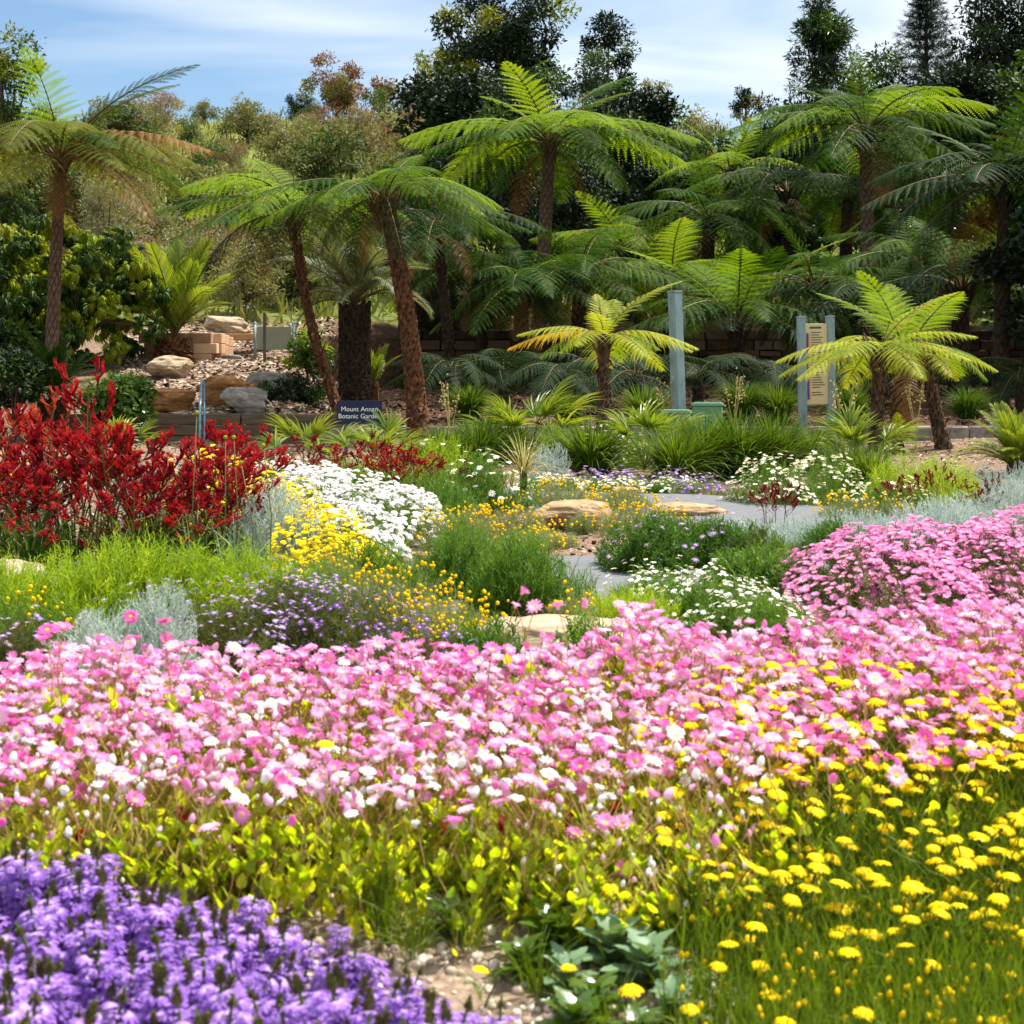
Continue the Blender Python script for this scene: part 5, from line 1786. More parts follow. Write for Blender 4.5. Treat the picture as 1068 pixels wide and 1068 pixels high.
mound('silver_bush', 'round silver cushion bush behind the dry strappy rosette', 'silver bush', 573, 15.3, .22, .22, .40, M['silver'], 800, SPRIG_SIL, .09, None, SB, up=.4)
for px, d, rx, ry, h, lab in ((770, 9.4, .34, .3, .17, 'low silver ground cover right of the dark green path shrub'), (838, 9.6, .36, .3, .17, 'low silver ground cover behind the left end of the pink mound'), (905, 10.2, .4, .4, .20, 'low silver ground cover behind the middle of the pink mound'),
                              (985, 10.6, .45, .45, .26, 'low silver ground cover behind the right part of the pink mound'), (1055, 11.5, .42, .4, .30, 'silver ground cover at the right edge above the pink mound'), (1050, 13.6, .5, .4, .30, 'silver bush far right below the glossy cycad')):
    mound('silver_ground_cover', lab, 'ground cover', px, d, rx, ry, h, M['silver'], 900, SPRIG_SIL, .10, None, 'silver ground cover', up=.55)

BR = 'purple daisy bushes'
for px, d, rx, h, nf, lab in ((25, 5.0, .22, .22, 90, 'brownish bush of tiny purple daisies at the left edge'), (235, 5.5, .26, .26, 190, 'brownish bush of tiny purple daisies right of the silver pair'), (300, 5.75, .28, .30, 260, 'brownish bush densely dotted with purple daisies in the centre left'),
                              (365, 5.6, .26, .26, 230, 'brownish bush of deep purple daisies touching the yellow button plants'), (430, 5.1, .2, .16, 120, 'low bush of deep purple daisies just behind the pink daisies near the boulder')):
    mound('purple_daisy_bush', lab, 'flower bush', px, d, rx, .26, h, M['sprig_brown'], 700, SPRIG_FINE, .10, fs(nf, .0108, VC if px > 340 else MC, .15, .06), BR, up=.55)
YG = 'yellow button plants'
for px, d, rx, h, nf, lab in ((408, 6.3, .28, .27, 260, 'grey green plant of tiny yellow buttons left of the rounded green shrub'), (455, 5.9, .26, .20, 330, 'grey green plant covered in yellow buttons in front of the rounded green shrub'), (475, 5.5, .18, .13, 190, 'low grey green plant of yellow buttons beside the near boulder'), (350, 6.7, .26, .28, 120, 'grey green plant with few yellow buttons below the yellow everlastings'),
                              (525, 10.4, .34, .20, 260, 'low cushion of orange yellow buttons left of the flat topped boulder'), (478, 9.8, .28, .22, 170, 'low cushion of orange yellow buttons right of the white everlastings'), (560, 9.7, .22, .09, 120, 'flat cushion of orange yellow buttons before the flat topped boulder'),
                              (585, 13.0, .36, .20, 170, 'cushion of orange yellow buttons behind the flat topped boulder'), (668, 10.6, .36, .18, 210, 'cushion of orange yellow buttons right of the flat topped boulder'), (648, 12.3, .3, .18, 150, 'cushion of orange yellow buttons between the two path boulders'),
                              (905, 11.6, .36, .15, 150, 'olive cushion dotted with yellow buttons below the white flowered bush')):
    mound('yellow_button_plant', lab, 'ground cover', px, d, rx, .28, h, M['sprig_grey'], 800, SPRIG_FINE, .085, fy(int(nf * .7), .0042 + .0004 * d, .15, .05), YG, up=.6)
SG = 'rounded green garden shrubs'
for px, d, rx, ry, h, mt, sp, n_, sz, lab, fl in (
        (480, 7.6, .26, .28, .34, 'sprig_green', SPRIG_FINE, 800, .15, 'left half of the rounded green shrub pair beside the path', None),
        (543, 7.2, .26, .28, .34, 'sprig_green', SPRIG_FINE, 900, .15, 'right half of the rounded green shrub pair beside the path', None),
        (455, 11.2, .36, .34, .38, 'sprig_green', SPRIG_FINE, 900, .15, 'green shrub right behind the white everlastings', None),
        (500, 12.6, .36, .34, .44, 'sprig_green', SPRIG_FINE, 900, .15, 'green shrub sprinkled with white daisies left of the dry rosette', fs(60, .025, WC)),
        (455, 13.6, .4, .34, .5, 'sprig_lime', SPRIG_FINE, 800, .15, 'light green shrub behind the red flowers right of the sign palms', fs(20, .02, WC)),
        (395, 13.9, .4, .3, .34, 'sprig_lime', SPRIG_FINE, 700, .15, 'light green shrub under the red flowers before the blue sign', None),
        (340, 13.2, .4, .3, .36, 'sprig_green', SPRIG_FINE, 700, .15, 'green shrub under the red flowers left of the blue sign', None),
        (965, 13.2, .5, .34, .40, 'sprig_lime', SPRIG_FINE, 900, .16, 'light green feathery shrub behind the burgundy flowers at right', None),
        (330, 6.3, .22, .24, .30, 'sprig_green', SPRIG_FINE, 500, .14, 'green shrub between lime row and yellow button plants', None),
        (385, 7.2, .26, .24, .30, 'sprig_green', SPRIG_FINE, 600, .14, 'green shrub under the front of the yellow everlastings', None),
        (607, 10.7, .10, .10, .14, 'sprig_grey', SPRIG_FINE, 240, .09, 'small grey green tuft growing against the flat topped boulder', None),
        (690, 8.4, .30, .32, .30, 'sprig_deep', SPRIG_MED, 900, .12, 'dark green leafy bush at the right path edge with mauve flowers', fs(50, .017, MC)),
        (745, 8.5, .32, .32, .27, 'sprig_deep', SPRIG_MED, 900, .12, 'dark green leafy bush right of the path edge bush', fs(50, .017, MC)),
        (800, 7.7, .3, .26, .22, 'sprig_deep', SPRIG_MED, 600, .12, 'dark green leafy bush touching the pink mound', None),
        (870, 9.2, .22, .2, .20, 'sprig_deep', SPRIG_MED, 400, .1, 'small leafy green plant behind the left shoulder of the pink mound', None),
        (795, 8.4, .20, .2, .22, 'sprig_brown', SPRIG_FINE, 400, .14, 'olive brown grassy tuft among the silver ground cover', None),
        (505, 5.35, .14, .14, .20, 'sprig_green', SPRIG_MED, 240, .1, 'small leafy plant left in front of the near boulder', None),
        (612, 5.3, .14, .14, .19, 'sprig_green', SPRIG_MED, 260, .1, 'small leafy plant right in front of the near boulder', fs(14, .014, CC)),
        (658, 6.6, .20, .2, .15, 'sprig_lime', SPRIG_FINE, 420, .12, 'bright grassy plant right of the path by the near boulder', None),
        (595, 6.5, .10, .12, .14, 'sprig_grey', SPRIG_FINE, 160, .1, 'thin grey green plant with yellow buttons at the path corner', fy(26, .008)),
        (20, 5.9, .24, .2, .22, 'sprig_green', SPRIG_FINE, 420, .12, 'green bush with yellow dots below the rock at left', fy(40, .008)),
        (150, 5.75, .28, .2, .24, 'sprig_green', SPRIG_FINE, 500, .12, 'green bush behind the silver pair dotted with mauve', fs(60, .013, MC))):
    mound('garden_shrub', lab, 'shrub', px, d, rx, ry, h, M[mt], n_, sp, sz, fl, SG, up=.65)
WB = 'white flowered bushes'
for px, d, rx, ry, h, nf, mats, lab in ((805, 12.7, .36, .34, .36, 260, CC, 'left half of the cream white flowered bush beyond the path'), (858, 12.9, .36, .34, .38, 260, CC, 'right half of the cream white flowered bush beyond the path'),
                                        (690, 7.0, .24, .22, .19, 170, WC, 'low white flowered bush at the path edge before the dark leafy bush'), (745, 6.7, .26, .24, .20, 230, WC, 'low white flowered bush between path edge bush and pink mound'), (790, 6.4, .22, .22, .16, 150, WC, 'low white flowered bush touching the front of the pink mound'),
                                        (640, 17.0, .6, .3, .42, 170, CC, 'cream flowered bush behind the grass clumps under the yellow fern'), (575, 14.2, .3, .2, .13, 150, WC, 'low strip of white daisies before the round silver bush'), (640, 14.3, .34, .2, .12, 190, WC, 'low strip of white daisies before the dark grass clump'), (700, 14.2, .3, .2, .12, 140, WC, 'low strip of white daisies left of the cream white bush'), (930, 12.4, .3, .24, .22, 90, CC, 'small cream flowered bush right of the yellow dotted olive cushion')):
    mound('white_flower_bush', lab, 'flower bush', px, d, rx, ry, h, M['sprig_green'], 700, SPRIG_FINE, .11, fs(nf, .018 if d > 10 else .0118, mats, .1, .05), WB, up=.6)
for px, d, lab in ((650, 14.8, 'low mauve flowered plant at the foot of the dark grass clump'), (705, 14.7, 'low mauve flowered plant below the long grass clumps'), (735, 13.6, 'low mauve flowered plant at the far path edge'), (610, 15.0, 'low mauve flowered plant right of the round silver bush')):
    mound('mauve_flower_plant', lab, 'ground cover', px, d, .24, .16, .16, M['sprig_grey'], 300, SPRIG_FINE, .08, fs(70, .022, MC, .1, .05), 'low mauve flowered plants', up=.5)

# white and yellow everlastings on the bank left of centre
WE = 'white everlasting plants'
for px, d, rx, ry, h, nf, lab in ((290, 12.2, .55, .5, .34, 420, 'white everlasting plant at the far left of the white bank'), (340, 10.8, .5, .5, .37, 520, 'white everlasting plant in the middle of the white bank'), (398, 10.2, .44, .55, .29, 480, 'white everlasting plant at the right end of the white bank'),
                                  (362, 9.3, .36, .4, .26, 330, 'white everlasting plant in front where yellow flowers begin')):
    mound('white_everlasting', lab, 'everlasting', px, d, rx, ry, h, M['sprig_green'], 700, SPRIG_FINE, .12, (POM, int(nf * 1.9), .0205, [M['petal_white'], M['petal_white']], .0, .05), WE)
YE = 'yellow everlasting plants'
for px, d, rx, ry, h, nf, lab in ((268, 10.0, .40, .4, .40, 300, 'yellow everlasting plant behind the silver mound'), (330, 8.6, .26, .4, .29, 330, 'yellow everlasting plant right of the silver mound'), (300, 9.2, .28, .34, .36, 200, 'yellow everlasting plant between silver mound and white bank'), (388, 7.5, .2, .26, .17, 170, 'lowest yellow everlasting plant near the rounded green shrubs'), (358, 7.9, .24, .3, .22, 260, 'front yellow everlasting plant above the yellow button plants'), (230, 9.6, .3, .3, .50, 190, 'yellow everlasting plant showing through the red flowers right'), (185, 9.4, .22, .3, .46, 100, 'yellow everlasting plant showing through the red flowers in the middle'), (20, 10.0, .3, .3, .50, 70, 'yellow everlasting plant behind the red flowers at the left edge')):
    mound('yellow_everlasting', lab, 'everlasting', px, d, rx, ry, h, M['sprig_grey'], 500, SPRIG_FINE, .11, (POM, int(nf * 2.2), .0155, [M['petal_lemon'], M['petal_lemon']], .0, .06), YE)

# pink mound at the right
PM = 'pink daisy mounds at the right'
for px, d, rx, ry, h, nf, lab in ((905, 7.4, .40, .8, .25, 720, 'left end of the pink daisy mound behind the foreground drift'), (985, 7.6, .50, .9, .31, 950, 'middle of the pink daisy mound behind the foreground drift'), (1065, 7.6, .50, .9, .34, 850, 'right edge part of the pink daisy mound behind the foreground drift')):
    mound('pink_daisy_mound', lab, 'flower mound', px, d, rx, ry, h, M['sprig_brown'], 800, SPRIG_MED, .10, [(SMALLP, int(nf * 1.5), .0185, PK, .0, .05)], PM)

# ------------------------------------------------------------------ the foreground
# purple fan flowers: upright spikes of one sided florets with dark bud tips
def floretT():
    V, Q, D = [], [], []
    for k in range(5):
        a = math.radians(-76 + 38 * k)
        dx, dz = math.sin(a), math.cos(a)
        px_, pz_ = math.cos(a), -math.sin(a)
        b = len(V)
        for s, hw, f in ((.12, .06, 0), (.6, .19, .0), (1.0, .12, .25)):
            V += [(dx * s - px_ * hw, dz * s - pz_ * hw, .1 - f), (dx * s + px_ * hw, dz * s + pz_ * hw, .1 - f)]
            D += [s, s]
        Q += [(b, b + 1, b + 3, b + 2), (b + 2, b + 3, b + 5, b + 4)]
    return Geo(V, Q, D=D)


FLO = floretT()       # petals fan outwards along +Y


def spike_geo(seed, h=.24):
    r_ = np.random.default_rng(seed)
    st = [tube([(0, 0, 0), (.004, 0, h * .6), (0, 0, h)], [.004, .0035, .002], 5)]
    n1 = 40
    z = h * .88 + (h * .11) * np.linspace(0, 1, n1)
    a = np.arange(n1) * 2.4
    d = np.stack([np.cos(a), np.sin(a), np.full(n1, .9)], axis=1)
    rr = .011 * (1 - .65 * np.linspace(0, 1, n1))
    tip = scatter(leafT(.5, .1, .25), frames(d, (0, 0, 1)), np.stack([np.cos(a) * rr * .3, np.sin(a) * rr * .3, z], axis=1), .012 * (1.1 - .5 * np.linspace(0, 1, n1)))
    n2 = 70
    a = np.arange(n2) * 2.4 + r_.normal(0, .3, n2)
    z = h * (.22 + .66 * np.arange(n2) / n2)
    d = np.stack([np.cos(a), np.sin(a), np.full(n2, .15) + r_.normal(0, .3, n2)], axis=1)
    P = np.stack([np.cos(a) * .011, np.sin(a) * .011, z], axis=1)
    P[:, :2] *= (.5 + 1.3 * r_.random(n2))[:, None]
    fl = scatter(FLO, frames(d, (0, 0, 1)), P, .0175 * (.75 + .35 * r_.random(n2)), R=r_.random(n2))
    n3 = 14
    a = np.arange(n3) * 2.4
    d = np.stack([np.cos(a), np.sin(a), np.full(n3, .5)], axis=1)
    lv = scatter(LEAFN, frames(d, (0, 0, 1)), np.stack([a * 0, a * 0, h * .6 * np.arange(n3) / n3], axis=1), .035)
    return join([join(st).mat(1)] + ([tip.mat(0)] if seed % 2 == 0 else [tip.xf(None, (0, 0, h * .93 * .55), (1, 1, .45)).mat(0)])), fl, lv


SPK = []
for k in range(5):
    a_, b_, e_ = spike_geo(300 + k)
    SPK.append((mesh('flower_spike', a_, [M['spike_tip'], M['stem_green']]), mesh('floret', b_, [M['petal_purple']]), mesh('foliage', e_, [M['sprig_deep']])))
plants = [(-150, 2.6, 'purple fan flower plant just beyond the left edge'), (-20, 2.62, 'purple fan flower plant in the bottom left corner'), (105, 2.66, 'purple fan flower plant second from the left along the bottom'), (225, 2.58, 'purple fan flower plant in the middle of the purple patch'),
          (330, 2.46, 'purple fan flower plant third from the right end of the patch'), (425, 2.36, 'purple fan flower plant near the right end of the patch'), (60, 2.32, 'purple fan flower plant at the very bottom left'), (210, 2.28, 'purple fan flower plant at the bottom centre left'), (490, 2.33, 'last small purple fan flower plant at the right end of the patch')]
PT = []
for px, d, lab in plants:
    b = G(px, d)
    PT.append((thing('fan_flower', lab, 'fan flower', tuple(b), 'purple fan flower plants'), b))
rs = np.random.default_rng(77)
edge = lambda px: np.interp(px, [-40, 0, 120, 150, 200, 260, 330, 400, 450, 520, 540], [868, 866, 868, 900, 905, 925, 945, 1000, 1010, 1040, 1075])
ns_ = 0
for q in range(1700):
    px, d = rs.uniform(-260, 530), rs.uniform(2.12, 2.95)
    g_ = G(px, d)
    hh = .235 * (.75 + .42 * rs.random())
    py = 400 + (1 - g_[2] - hh) * F / d
    if py < edge(px) + 4 or py > 1110:
        continue
    k = int(np.argmin([np.hypot(g_[0] - b[0], g_[1] - b[1]) for _, b in PT]))
    t, b = PT[k]
    v = int(rs.integers(5))
    sk = obj('flower_spike', SPK[v][0], t, tuple(g_ - b), (rs.normal(0, .26), rs.normal(0, .26), rs.random() * 6), hh / .24)
    obj('floret', SPK[v][1], sk)
    obj('foliage', SPK[v][2], sk)
    ns_ += 1
    if ns_ > 450:
        break
print('spikes', ns_)

# daisies: shared models
def stem_leaf_geo(seed, nl=5, ll=.028, leaf=LEAFW, thick=.0013, lean=.05):
    r_ = np.random.default_rng(seed)
    a = r_.random() * 6
    p = np.array([(0, 0, 0), (lean * .6 * math.cos(a), lean * .6 * math.sin(a), .35), (lean * math.cos(a + 1), lean * math.sin(a + 1), .7), (0, 0, 1)])
    cc = catmull(p, np.linspace(0, 3, 9))
    st = tube(cc, [thick] * 9, 4)
    z = .08 + .55 * r_.random(nl)
    az = r_.random(nl) * 6.28
    d = np.stack([np.cos(az), np.sin(az), .9 + 1.6 * r_.random(nl)], axis=1)
    P = np.stack([np.interp(z, np.linspace(0, 1, 9), cc[:, j]) for j in range(3)], axis=1)
    return st, (frames(d, np.array([0, 0, 1.0])), P, ll * (.6 + .7 * r_.random(nl)))


SL = [stem_leaf_geo(400 + k, 9) for k in range(6)]
ST_ME = [mesh('stem', s, [M['stem_red']]) for s, _ in SL]


def leaves_at(v, h):
    fr, P, S = SL[v][1]
    P2 = P * np.array([1, 1, h])
    return scatter(HEART, fr, P2, S * .95)


LV_ME = [mesh('foliage', leaves_at(v, .24), [M['leaf_heart']]) for v in range(6)]
HEADS = {}
for ck in ('pale', 'pink', 'deep', 'white'):
    for v in range(4):
        HEADS[(ck, v)] = (mesh('flower_head', DAISY[v].only([0, 2]), [M['petal_' + ck], M['disc_yellow'], M['involucre']]), None)
CEN = [mesh('flower_centre', DAISY[v].only([1]), [M['petal_' + 'yellow'], M['disc_yellow']]) for v in range(4)]
BUDS = {ck: mesh('bud', BUD, [M['petal_' + ck], M['disc_yellow'], M['involucre']], True) for ck in ('pale', 'pink', 'white')}
# sample places over the drift
rs = np.random.default_rng(21)
cand = []
top_edge = lambda px: np.interp(px, [-60, 0, 60, 130, 200, 300, 400, 500, 600, 660, 720, 800, 900, 1000, 1130], [700, 690, 672, 668, 680, 684, 668, 684, 672, 630, 660, 652, 640, 632, 620])
for q in range(16000):
    px = rs.uniform(-60, 1130)
    u = rs.random() ** .9
    te = top_edge(px)
    low = np.interp(px, [0, 500, 700, 1068], [835, 850, 830, 770])
    w_ = 1 - u ** .75
    py = te + (low - te) * w_ + rs.normal(0, 5 + 26 * w_ * (rs.random() < .35))
    d = np.interp(py, [620, 680, 740, 800, 860], [4.55, 4.15, 3.7, 3.25, 2.95]) * rs.uniform(.95, 1.05)
    P = W(px, py, d)
    cand.append((P, py))
mind, keep = .0235, []
cells = {}
for P, py in cand:
    if len(keep) >= 3100:
        break
    key = tuple((P / .05).astype(int))
    ok_ = True
    for a in (-1, 0, 1):
        for b in (-1, 0, 1):
            for e in (-1, 0, 1):
                for Q_ in cells.get((key[0] + a, key[1] + b, key[2] + e), ()):
                    if np.linalg.norm(Q_ - P) < mind:
                        ok_ = False
    if ok_:
        cells.setdefault(key, []).append(P)
        keep.append((P, py))
# a few that stand above the rest
for px, py, d in ((545, 618, 3.9), (538, 632, 3.88), (558, 634, 3.92), (582, 633, 3.9), (610, 632, 3.85), (566, 664, 3.6), (513, 678, 3.55), (573, 668, 3.7), (49, 657, 3.6), (67, 655, 3.65), (45, 668, 3.5), (58, 657, 3.7), (136, 643, 3.5), (171, 650, 3.5), (200, 672, 3.6), (646, 632, 3.9), (655, 640, 3.9), (672, 652, 3.9), (690, 648, 3.9), (706, 656, 3.9), (264, 678, 3.7), (290, 678, 3.7), (322, 676, 3.6), (415, 668, 3.6), (418, 675, 3.6)):
    keep.append((W(px, py, d), py))
keep.sort(key=lambda k_: k_[0][1])
for q in range(1100):
    px = rs.uniform(-430, -62) if rs.random() < .5 else rs.uniform(1132, 1500)
    w_ = 1 - rs.random() ** .68
    py = 655 + 170 * w_ + rs.normal(0, 6)
    d = np.interp(py, [620, 680, 740, 800, 860], [4.55, 4.15, 3.7, 3.25, 2.95]) * rs.uniform(.95, 1.05)
    keep.append((W(px, py, d), py))
LAB = {'pale': 'pale pink paper daisy with yellow centre in the foreground drift', 'pink': 'mid pink paper daisy with yellow centre in the foreground drift', 'deep': 'deep magenta pink paper daisy in the foreground drift', 'white': 'white paper daisy mixed among the pink ones in the foreground'}
BLAB = {'pale': 'closed pale pink daisy bud in the foreground drift', 'pink': 'closed mid pink daisy bud in the foreground drift', 'white': 'closed white daisy bud in the foreground drift'}
rest = []
rest_st = []
SUNV = np.array(sd)
for i, (P, py) in enumerate(keep):
    wh = np.interp(py, [640, 700, 760, 820], [.01, .04, .16, .36]) * (1.0 if P[0] < .5 else .5)
    x = rs.random()
    ck = 'white' if x < wh else ('pale' if x < wh + .50 * (1 - wh) else ('pink' if x < wh + .92 * (1 - wh) else 'deep'))
    bud = rs.random() < np.interp(py, [640, 760, 840], [.07, .14, .45]) and ck != 'deep'
    g_ = terr(P[0], P[1])
    h = max(.08, P[2] - g_)
    n0 = nrmz(np.array([.15, -.08, 1.0]) + rs.normal(0, .32, 3))
    if rs.random() < .07:
        n0 = nrmz(np.array([0, -.8, .6]) + rs.normal(0, .2, 3))
    v = int(rs.integers(6))
    hv = int(rs.choice(4, p=[.24, .40, .08, .28]))
    size = (.0200 if ck != 'white' else .0165) if not bud else .0145
    size *= rs.uniform(.8, 1.2)
    R_ = zframes(n0[None])[0]
    if i < 300:
        t = thing('daisy' if not bud else 'daisy_bud', BLAB[ck] if bud else LAB[ck], 'daisy', (P[0], P[1], g_), ('daisy buds' if bud else ck + ' daisies') + ' of the foreground drift', rs.random() * 6)
        st = obj('stem', ST_ME[v], t, sc=(1, 1, h))
        obj('foliage', LV_ME[v], t, sc=(1, 1, h / .24))
        Rl = rotz(-t.rotation_euler[2]) @ R_
        if bud:
            hd = obj('bud', BUDS[ck], t, (0, 0, h), sc=size)
        else:
            hd = obj('flower_head', HEADS[(ck, hv)][0], t, (0, 0, h), sc=size)
            obj('flower_centre', CEN[hv], hd)
        setmat_frame(hd, Rl)
    else:
        g = (BUD if bud else DAISY[hv])
        mi = {'pale': 0, 'pink': 1, 'deep': 2, 'white': 3}[ck]
        g = g.xf(R_, P, size)
        remap = np.array([mi, 4, 5])
        g.QM, g.TM = remap[g.QM], remap[g.TM]
        g.R[:] = rs.random()
        rest.append(g)
        Rz = rotz(rs.random() * 6)
        s = SL[v][0].xf(None, (0, 0, 0), (1, 1, h)).xf(Rz, (P[0], P[1], g_)).mat(6)
        lf = leaves_at(v, h).xf(Rz, (P[0], P[1], g_)).mat(7)
        rest += [s, lf]
print('daisies', len(keep))
tag(obj('daisy_mass', mesh('daisy_mass', join(rest), [M['petal_pale'], M['petal_pink'], M['petal_deep'], M['petal_white'], M['disc_yellow'], M['involucre'], M['stem_red'], M['leaf_heart']])),
    'the many farther pink and white paper daisies filling the back of the drift', 'daisies', kind='stuff')

# leaf stems without open flowers: the yellow green band at the front of the drift
rs = np.random.default_rng(33)
gs = []
for q in range(3800):
    px = rs.uniform(-60, 790) if q < 3100 else rs.uniform(-430, -60)
    pyb = rs.uniform(0, 1)
    front = np.interp(px, [-40, 100, 160, 330, 420, 520, 640, 700, 900], [2.98, 2.98, 3.1, 3.2, 3.25, 3.05, 2.9, 2.95, 3.0])
    d = front + (3.9 - front) * pyb ** 1.3
    g_ = G(px, d)
    h = rs.uniform(.08, .25) * (1 if pyb > .08 else .7)
    v = int(rs.integers(6))
    Rz = rotz(rs.random() * 6)
    gs.append(SL[v][0].xf(None, (0, 0, 0), (1, 1, h)).xf(Rz, g_).mat(0))
    lf = leaves_at(v, h).xf(Rz, g_).mat(1)
    if rs.random() < .02:
        lf = lf.mat(2)
    gs.append(lf)
    if rs.random() < .32:
        gs.append(BUD.xf(zframes(nrmz(np.array([[0, 0, 1.0]]) + rs.normal(0, .4, 3)))[0], g_ + (0, 0, h), rs.uniform(.006, .011)).mat(3 if rs.random() < .6 else 4))
tag(obj('foliage', mesh('foliage', join(gs), [M['stem_red'], M['leaf_heart'], M['leaf_crimson'], M['petal_white'], M['petal_pale']])), 'backlit yellow green stems and leaves under the pink daisies', 'foliage', kind='stuff')

# yellow strawflowers
rs = np.random.default_rng(55)
YS = [tube(catmull(np.array([(0, 0, 0), (.015 * k - .02, .01, .4), (.02, .01 * k, .75), (0, 0, 1)]), np.linspace(0, 3, 8)), [.0022] * 8, 4) for k in range(4)]
YS_ME = [mesh('stem', s, [M['stem_green']]) for s in YS]
YH = [mesh('flower_head', YEL[v].only([0, 2]), [M['petal_yellow'], M['disc_yellow'], M['stem_green']]) for v in range(2)]
YC = [mesh('flower_centre', YEL[v].only([1]), [M['petal_yellow'], M['disc_yellow']]) for v in range(2)]
YL = []
for k in range(4):
    n_ = 9
    z = .05 + .6 * rs.random(n_)
    a = rs.random(n_) * 6.28
    d = np.stack([np.cos(a) * .45, np.sin(a) * .45, np.ones(n_)], axis=1)
    YL.append(scatter(bladeT(.045, .5, 3), frames(d, -np.stack([np.cos(a), np.sin(a), a * 0], axis=1)), np.stack([a * 0, a * 0, z * .22], axis=1), .085 * (.7 + .5 * rs.random(n_))))
YL_ME = [mesh('foliage', g, [M['stem_green']]) for g in YL]
ysp = []
tries = 0
while len(ysp) < 290 and tries < 20000:
    tries += 1
    py = 690 + 375 * rs.random() ** 1.0
    dens = np.interp(py, [690, 740, 790, 860, 930, 1000, 1068], [.25, .55, 1, 1, .8, .4, .3])
    if rs.random() > dens:
        continue
    l0 = np.interp(py, [690, 760, 800, 900, 960, 1068], [670, 690, 660, 690, 720, 740])
    px = rs.uniform(l0, 1085)
    if rs.random() > np.interp(px, [650, 760, 900, 1068], [.4, .85, 1, 1]):
        continue
    d = np.interp(py, [690, 800, 900, 1068], [3.95, 3.35, 3.02, 2.62]) * rs.uniform(.97, 1.03)
    P = W(px, py, d)
    if any(np.linalg.norm(P - q) < .03 for q in ysp):
        continue
    ysp.append(P)
for px, py, d in ((340, 775, 3.2), (636, 926, 2.95), (593, 1008, 2.7), (658, 1032, 2.66), (502, 1010, 2.72), (720, 1052, 2.6), (905, 690, 3.8), (752, 717, 3.8), (836, 690, 3.9), (813, 701, 3.85)):
    ysp.append(W(px, py, d))
ylab = ['bright yellow strawflower facing the sun in the bottom right bed', 'bright yellow strawflower opened a little upward in the bottom right bed']
ys_ = np.array(ysp)
for i, P in enumerate(ysp):
    g_ = float(terr(P[0], P[1]))
    h = P[2] - g_
    gy = P[1]
    if h < .08:
        h = .08
    t = thing('strawflower', ylab[i % 2], 'strawflower', (P[0], P[1], P[2] - h), 'yellow strawflowers ' + ('wide open' if i % 2 == 0 else 'opening'), rs.random() * 6)
    obj('stem', YS_ME[i % 4], t, sc=(1, 1, h))
    obj('foliage', YL_ME[i % 4], t, sc=(1, 1, min(1, h / .2)))
    n0 = nrmz(np.array([.10, -.08, 1.0]) + rs.normal(0, .14, 3))
    Rl = rotz(-t.rotation_euler[2]) @ zframes(n0[None])[0]
    s_ = .0198 * rs.uniform(.75, 1.15)
    hd = obj('flower_head', YH[i % 2], t, (0, 0, h), sc=(s_, s_, s_ * .8))
    obj('flower_centre', YC[i % 2], hd)
    setmat_frame(hd, Rl)
# grassy strawflower foliage
n_ = 18000
px_ = np.where(np.arange(n_) < 14000, 690 + 440 * rs.random(n_) ** .75, 1130 + 370 * rs.random(n_))
d_ = 2.45 + 1.4 * rs.random(n_)
x_ = (px_ - 534) / F * d_
dirs = nrmz(np.array([.03, 0, 1]) + rs.normal(0, .16, (n_, 3)))
hs = np.interp(d_, [2.4, 3, 3.6, 4], [.10, .15, .22, .23]) * (.55 + .5 * rs.random(n_))
g1 = scatter(bladeT(.02, .3, 4), frames(dirs, rs.normal(size=(n_, 3))), np.stack([x_, d_, terr(x_, d_)], axis=1), np.stack([np.full(n_, .17), hs, hs], axis=1))
nb_ = 420
px_ = 690 + 420 * rs.random(nb_)
d_ = 2.55 + 1.2 * rs.random(nb_)
x_ = (px_ - 534) / F * d_
zz = terr(x_, d_) + np.interp(d_, [2.4, 3, 3.6, 4], [.06, .11, .17, .18]) * (.55 + .5 * rs.random(nb_))
g2 = scatter(BUD.mat(1), zframes(nrmz(np.array([0, 0, 1]) + rs.normal(0, .4, (nb_, 3)))), np.stack([x_, d_, zz], axis=1), .007 + .003 * rs.random(nb_))
tag(obj('foliage', mesh('foliage', join([g1.mat(0), g2]), [M['stem_green'], M['petal_orange']])), 'dense upright grassy green foliage and small buds of the yellow strawflowers', 'foliage', kind='stuff')


ex = []
for q in range(170):
    py = rs.uniform(740, 1060)
    ex.append(W(rs.uniform(1090, 1500), py, np.interp(py, [690, 800, 900, 1068], [3.95, 3.35, 3.02, 2.62]) * rs.uniform(.97, 1.03)))
for q in range(190):                     # small far ones among the pink daisies
    py = rs.uniform(690, 800)
    ex.append(W(np.interp(rs.random() ** .8, [0, 1], [660, 1090]), py, np.interp(py, [690, 800], [3.98, 3.4]) * rs.uniform(.97, 1.03)))
ex = np.array(ex)
tag(obj('strawflowers', mesh('strawflowers', scatter(YEL[0].xf(None, (0, 0, 0), (1, 1, .8)), zframes(nrmz(np.array([.1, -.08, 1]) + rs.normal(0, .15, ex.shape))), ex, .0185 * (.75 + .4 * rs.random(len(ex)))), [M['petal_yellow'], M['disc_yellow'], M['stem_green']])),
    'smaller farther yellow strawflowers among the pink daisies at right', 'strawflowers', kind='stuff')


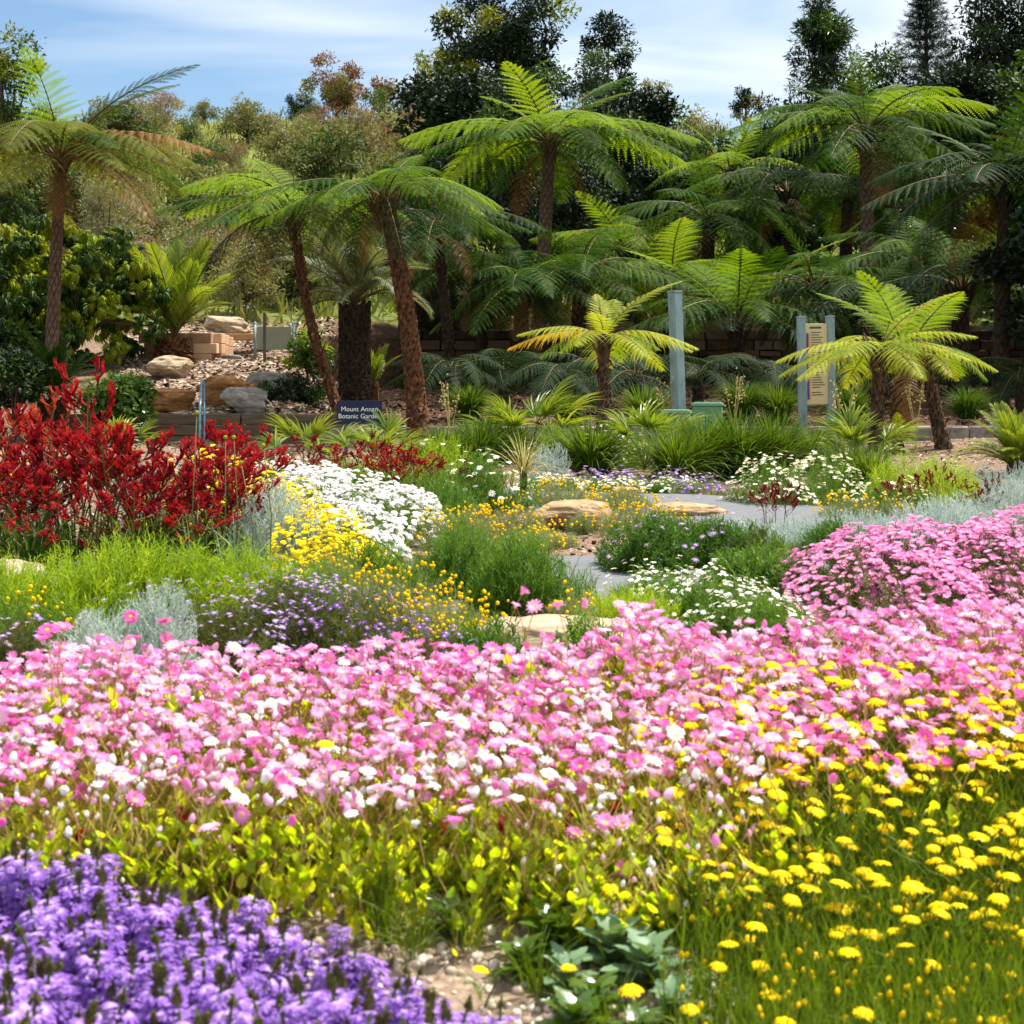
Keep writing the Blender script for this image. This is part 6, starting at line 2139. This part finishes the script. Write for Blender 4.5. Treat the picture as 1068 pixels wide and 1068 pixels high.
# broad leaved weeds and grass tufts at the front
def weed(label, px, d, n, L, m, seed, name='leafy_weed'):
    r_ = np.random.default_rng(seed)
    b = G(px, d)
    t = thing(name, label, 'weed', tuple(b), 'front edge weeds')
    V, Q, D = [], [], []
    seg = 8
    for i in range(seg + 1):
        s = i / seg
        w = .22 * math.sin(PI * min(1, .12 + s * .9)) ** .8 * (1 + .35 * (i % 2))
        z = .10 * s - .35 * s * s
        V += [(-w, s, z + .05), (0, s, z), (w, s, z + .05)]
        D += [s] * 3
        if i:
            q = 3 * (i - 1)
            Q += [(q, q + 1, q + 4, q + 3), (q + 1, q + 2, q + 5, q + 4)]
    LT = Geo(V, Q, D=D)
    lm_ = mesh('leaf', LT, [M[m]], True)
    st = tube([(0, 0, -.01), (.005, 0, L * .5), (.01, 0, L * .8)], [.004, .0035, .002], 5)
    obj('stem', mesh('stem', st, [M['stem_green']]), t)
    for k in range(n):
        a = k * 2.4 + r_.random()
        z = L * .7 * k / n
        o = obj('leaf', lm_, t, (0, 0, z), sc=L * (1.2 - .6 * k / n) * (.8 + .3 * r_.random()))
        setmat_frame(o, frames(np.array([[math.cos(a), math.sin(a), .25 + .9 * k / n]]), (0, 0, 1))[0])


weed('grey green leafy weed with broad lobed leaves at bottom centre', 640, 2.86, 16, .10, 'leaf_blue', 1)
weed('grey green leafy weed leaning right at bottom centre', 676, 2.8, 14, .095, 'leaf_blue', 2)
weed('bright green leafy weed left of the grey green weeds', 575, 2.92, 16, .09, 'leaf_gloss', 3)
weed('low bright green weed at the edge of the gravel', 545, 2.84, 14, .07, 'leaf_gloss', 4)
weed('green leafy weed before the grey green ones near the bottom', 620, 2.7, 14, .075, 'leaf_gloss', 5)
weed('feathery green weed spreading right of the gravel patch', 600, 2.62, 14, .08, 'leaf_gloss', 9)
weed('bright leafy weed beside the first tall grass tuft', 470, 3.0, 12, .07, 'leaf_gloss', 10)
weed('low green weed at the bottom edge before the yellow flowers', 665, 2.58, 14, .075, 'leaf_gloss', 11)
weed('pale green weed between gravel and grey green weeds', 590, 2.78, 12, .075, 'leaf_blue', 12)
weed('small grey green weed among the lowest yellow flowers', 700, 2.68, 12, .07, 'leaf_blue', 6)
weed('green leafy weed further back under the daisies at centre', 600, 3.05, 14, .09, 'leaf_blue', 7)
weed('bluish leafy weed deeper under the daisies right of centre', 660, 3.0, 14, .09, 'leaf_gloss', 8)
for px, d, s_, lab in ((402, 2.98, .2, 'tall thin grass tuft standing at the right end of the purple flowers'), (435, 2.92, .15, 'short grass tuft on the gravel right of the purple flowers'), (380, 3.05, .17, 'grass tuft behind the purple flowers'), (490, 2.95, .14, 'small grass tuft at the gravel edge left of the weeds'), (560, 2.78, .13, 'fine grass tuft among the bottom weeds'), (640, 2.62, .12, 'fine grass tuft at the very bottom beside the yellow flowers')):
    b = G(px, d)
    t = thing('grass_tuft', lab, 'grass tuft', tuple(b), 'grass tufts at the front')
    obj('leaf_blade', mesh('leaf_blade', blade_clump(60, s_, .3, .5, .03), [M['stem_green']]), t)['kind'] = 'stuff'
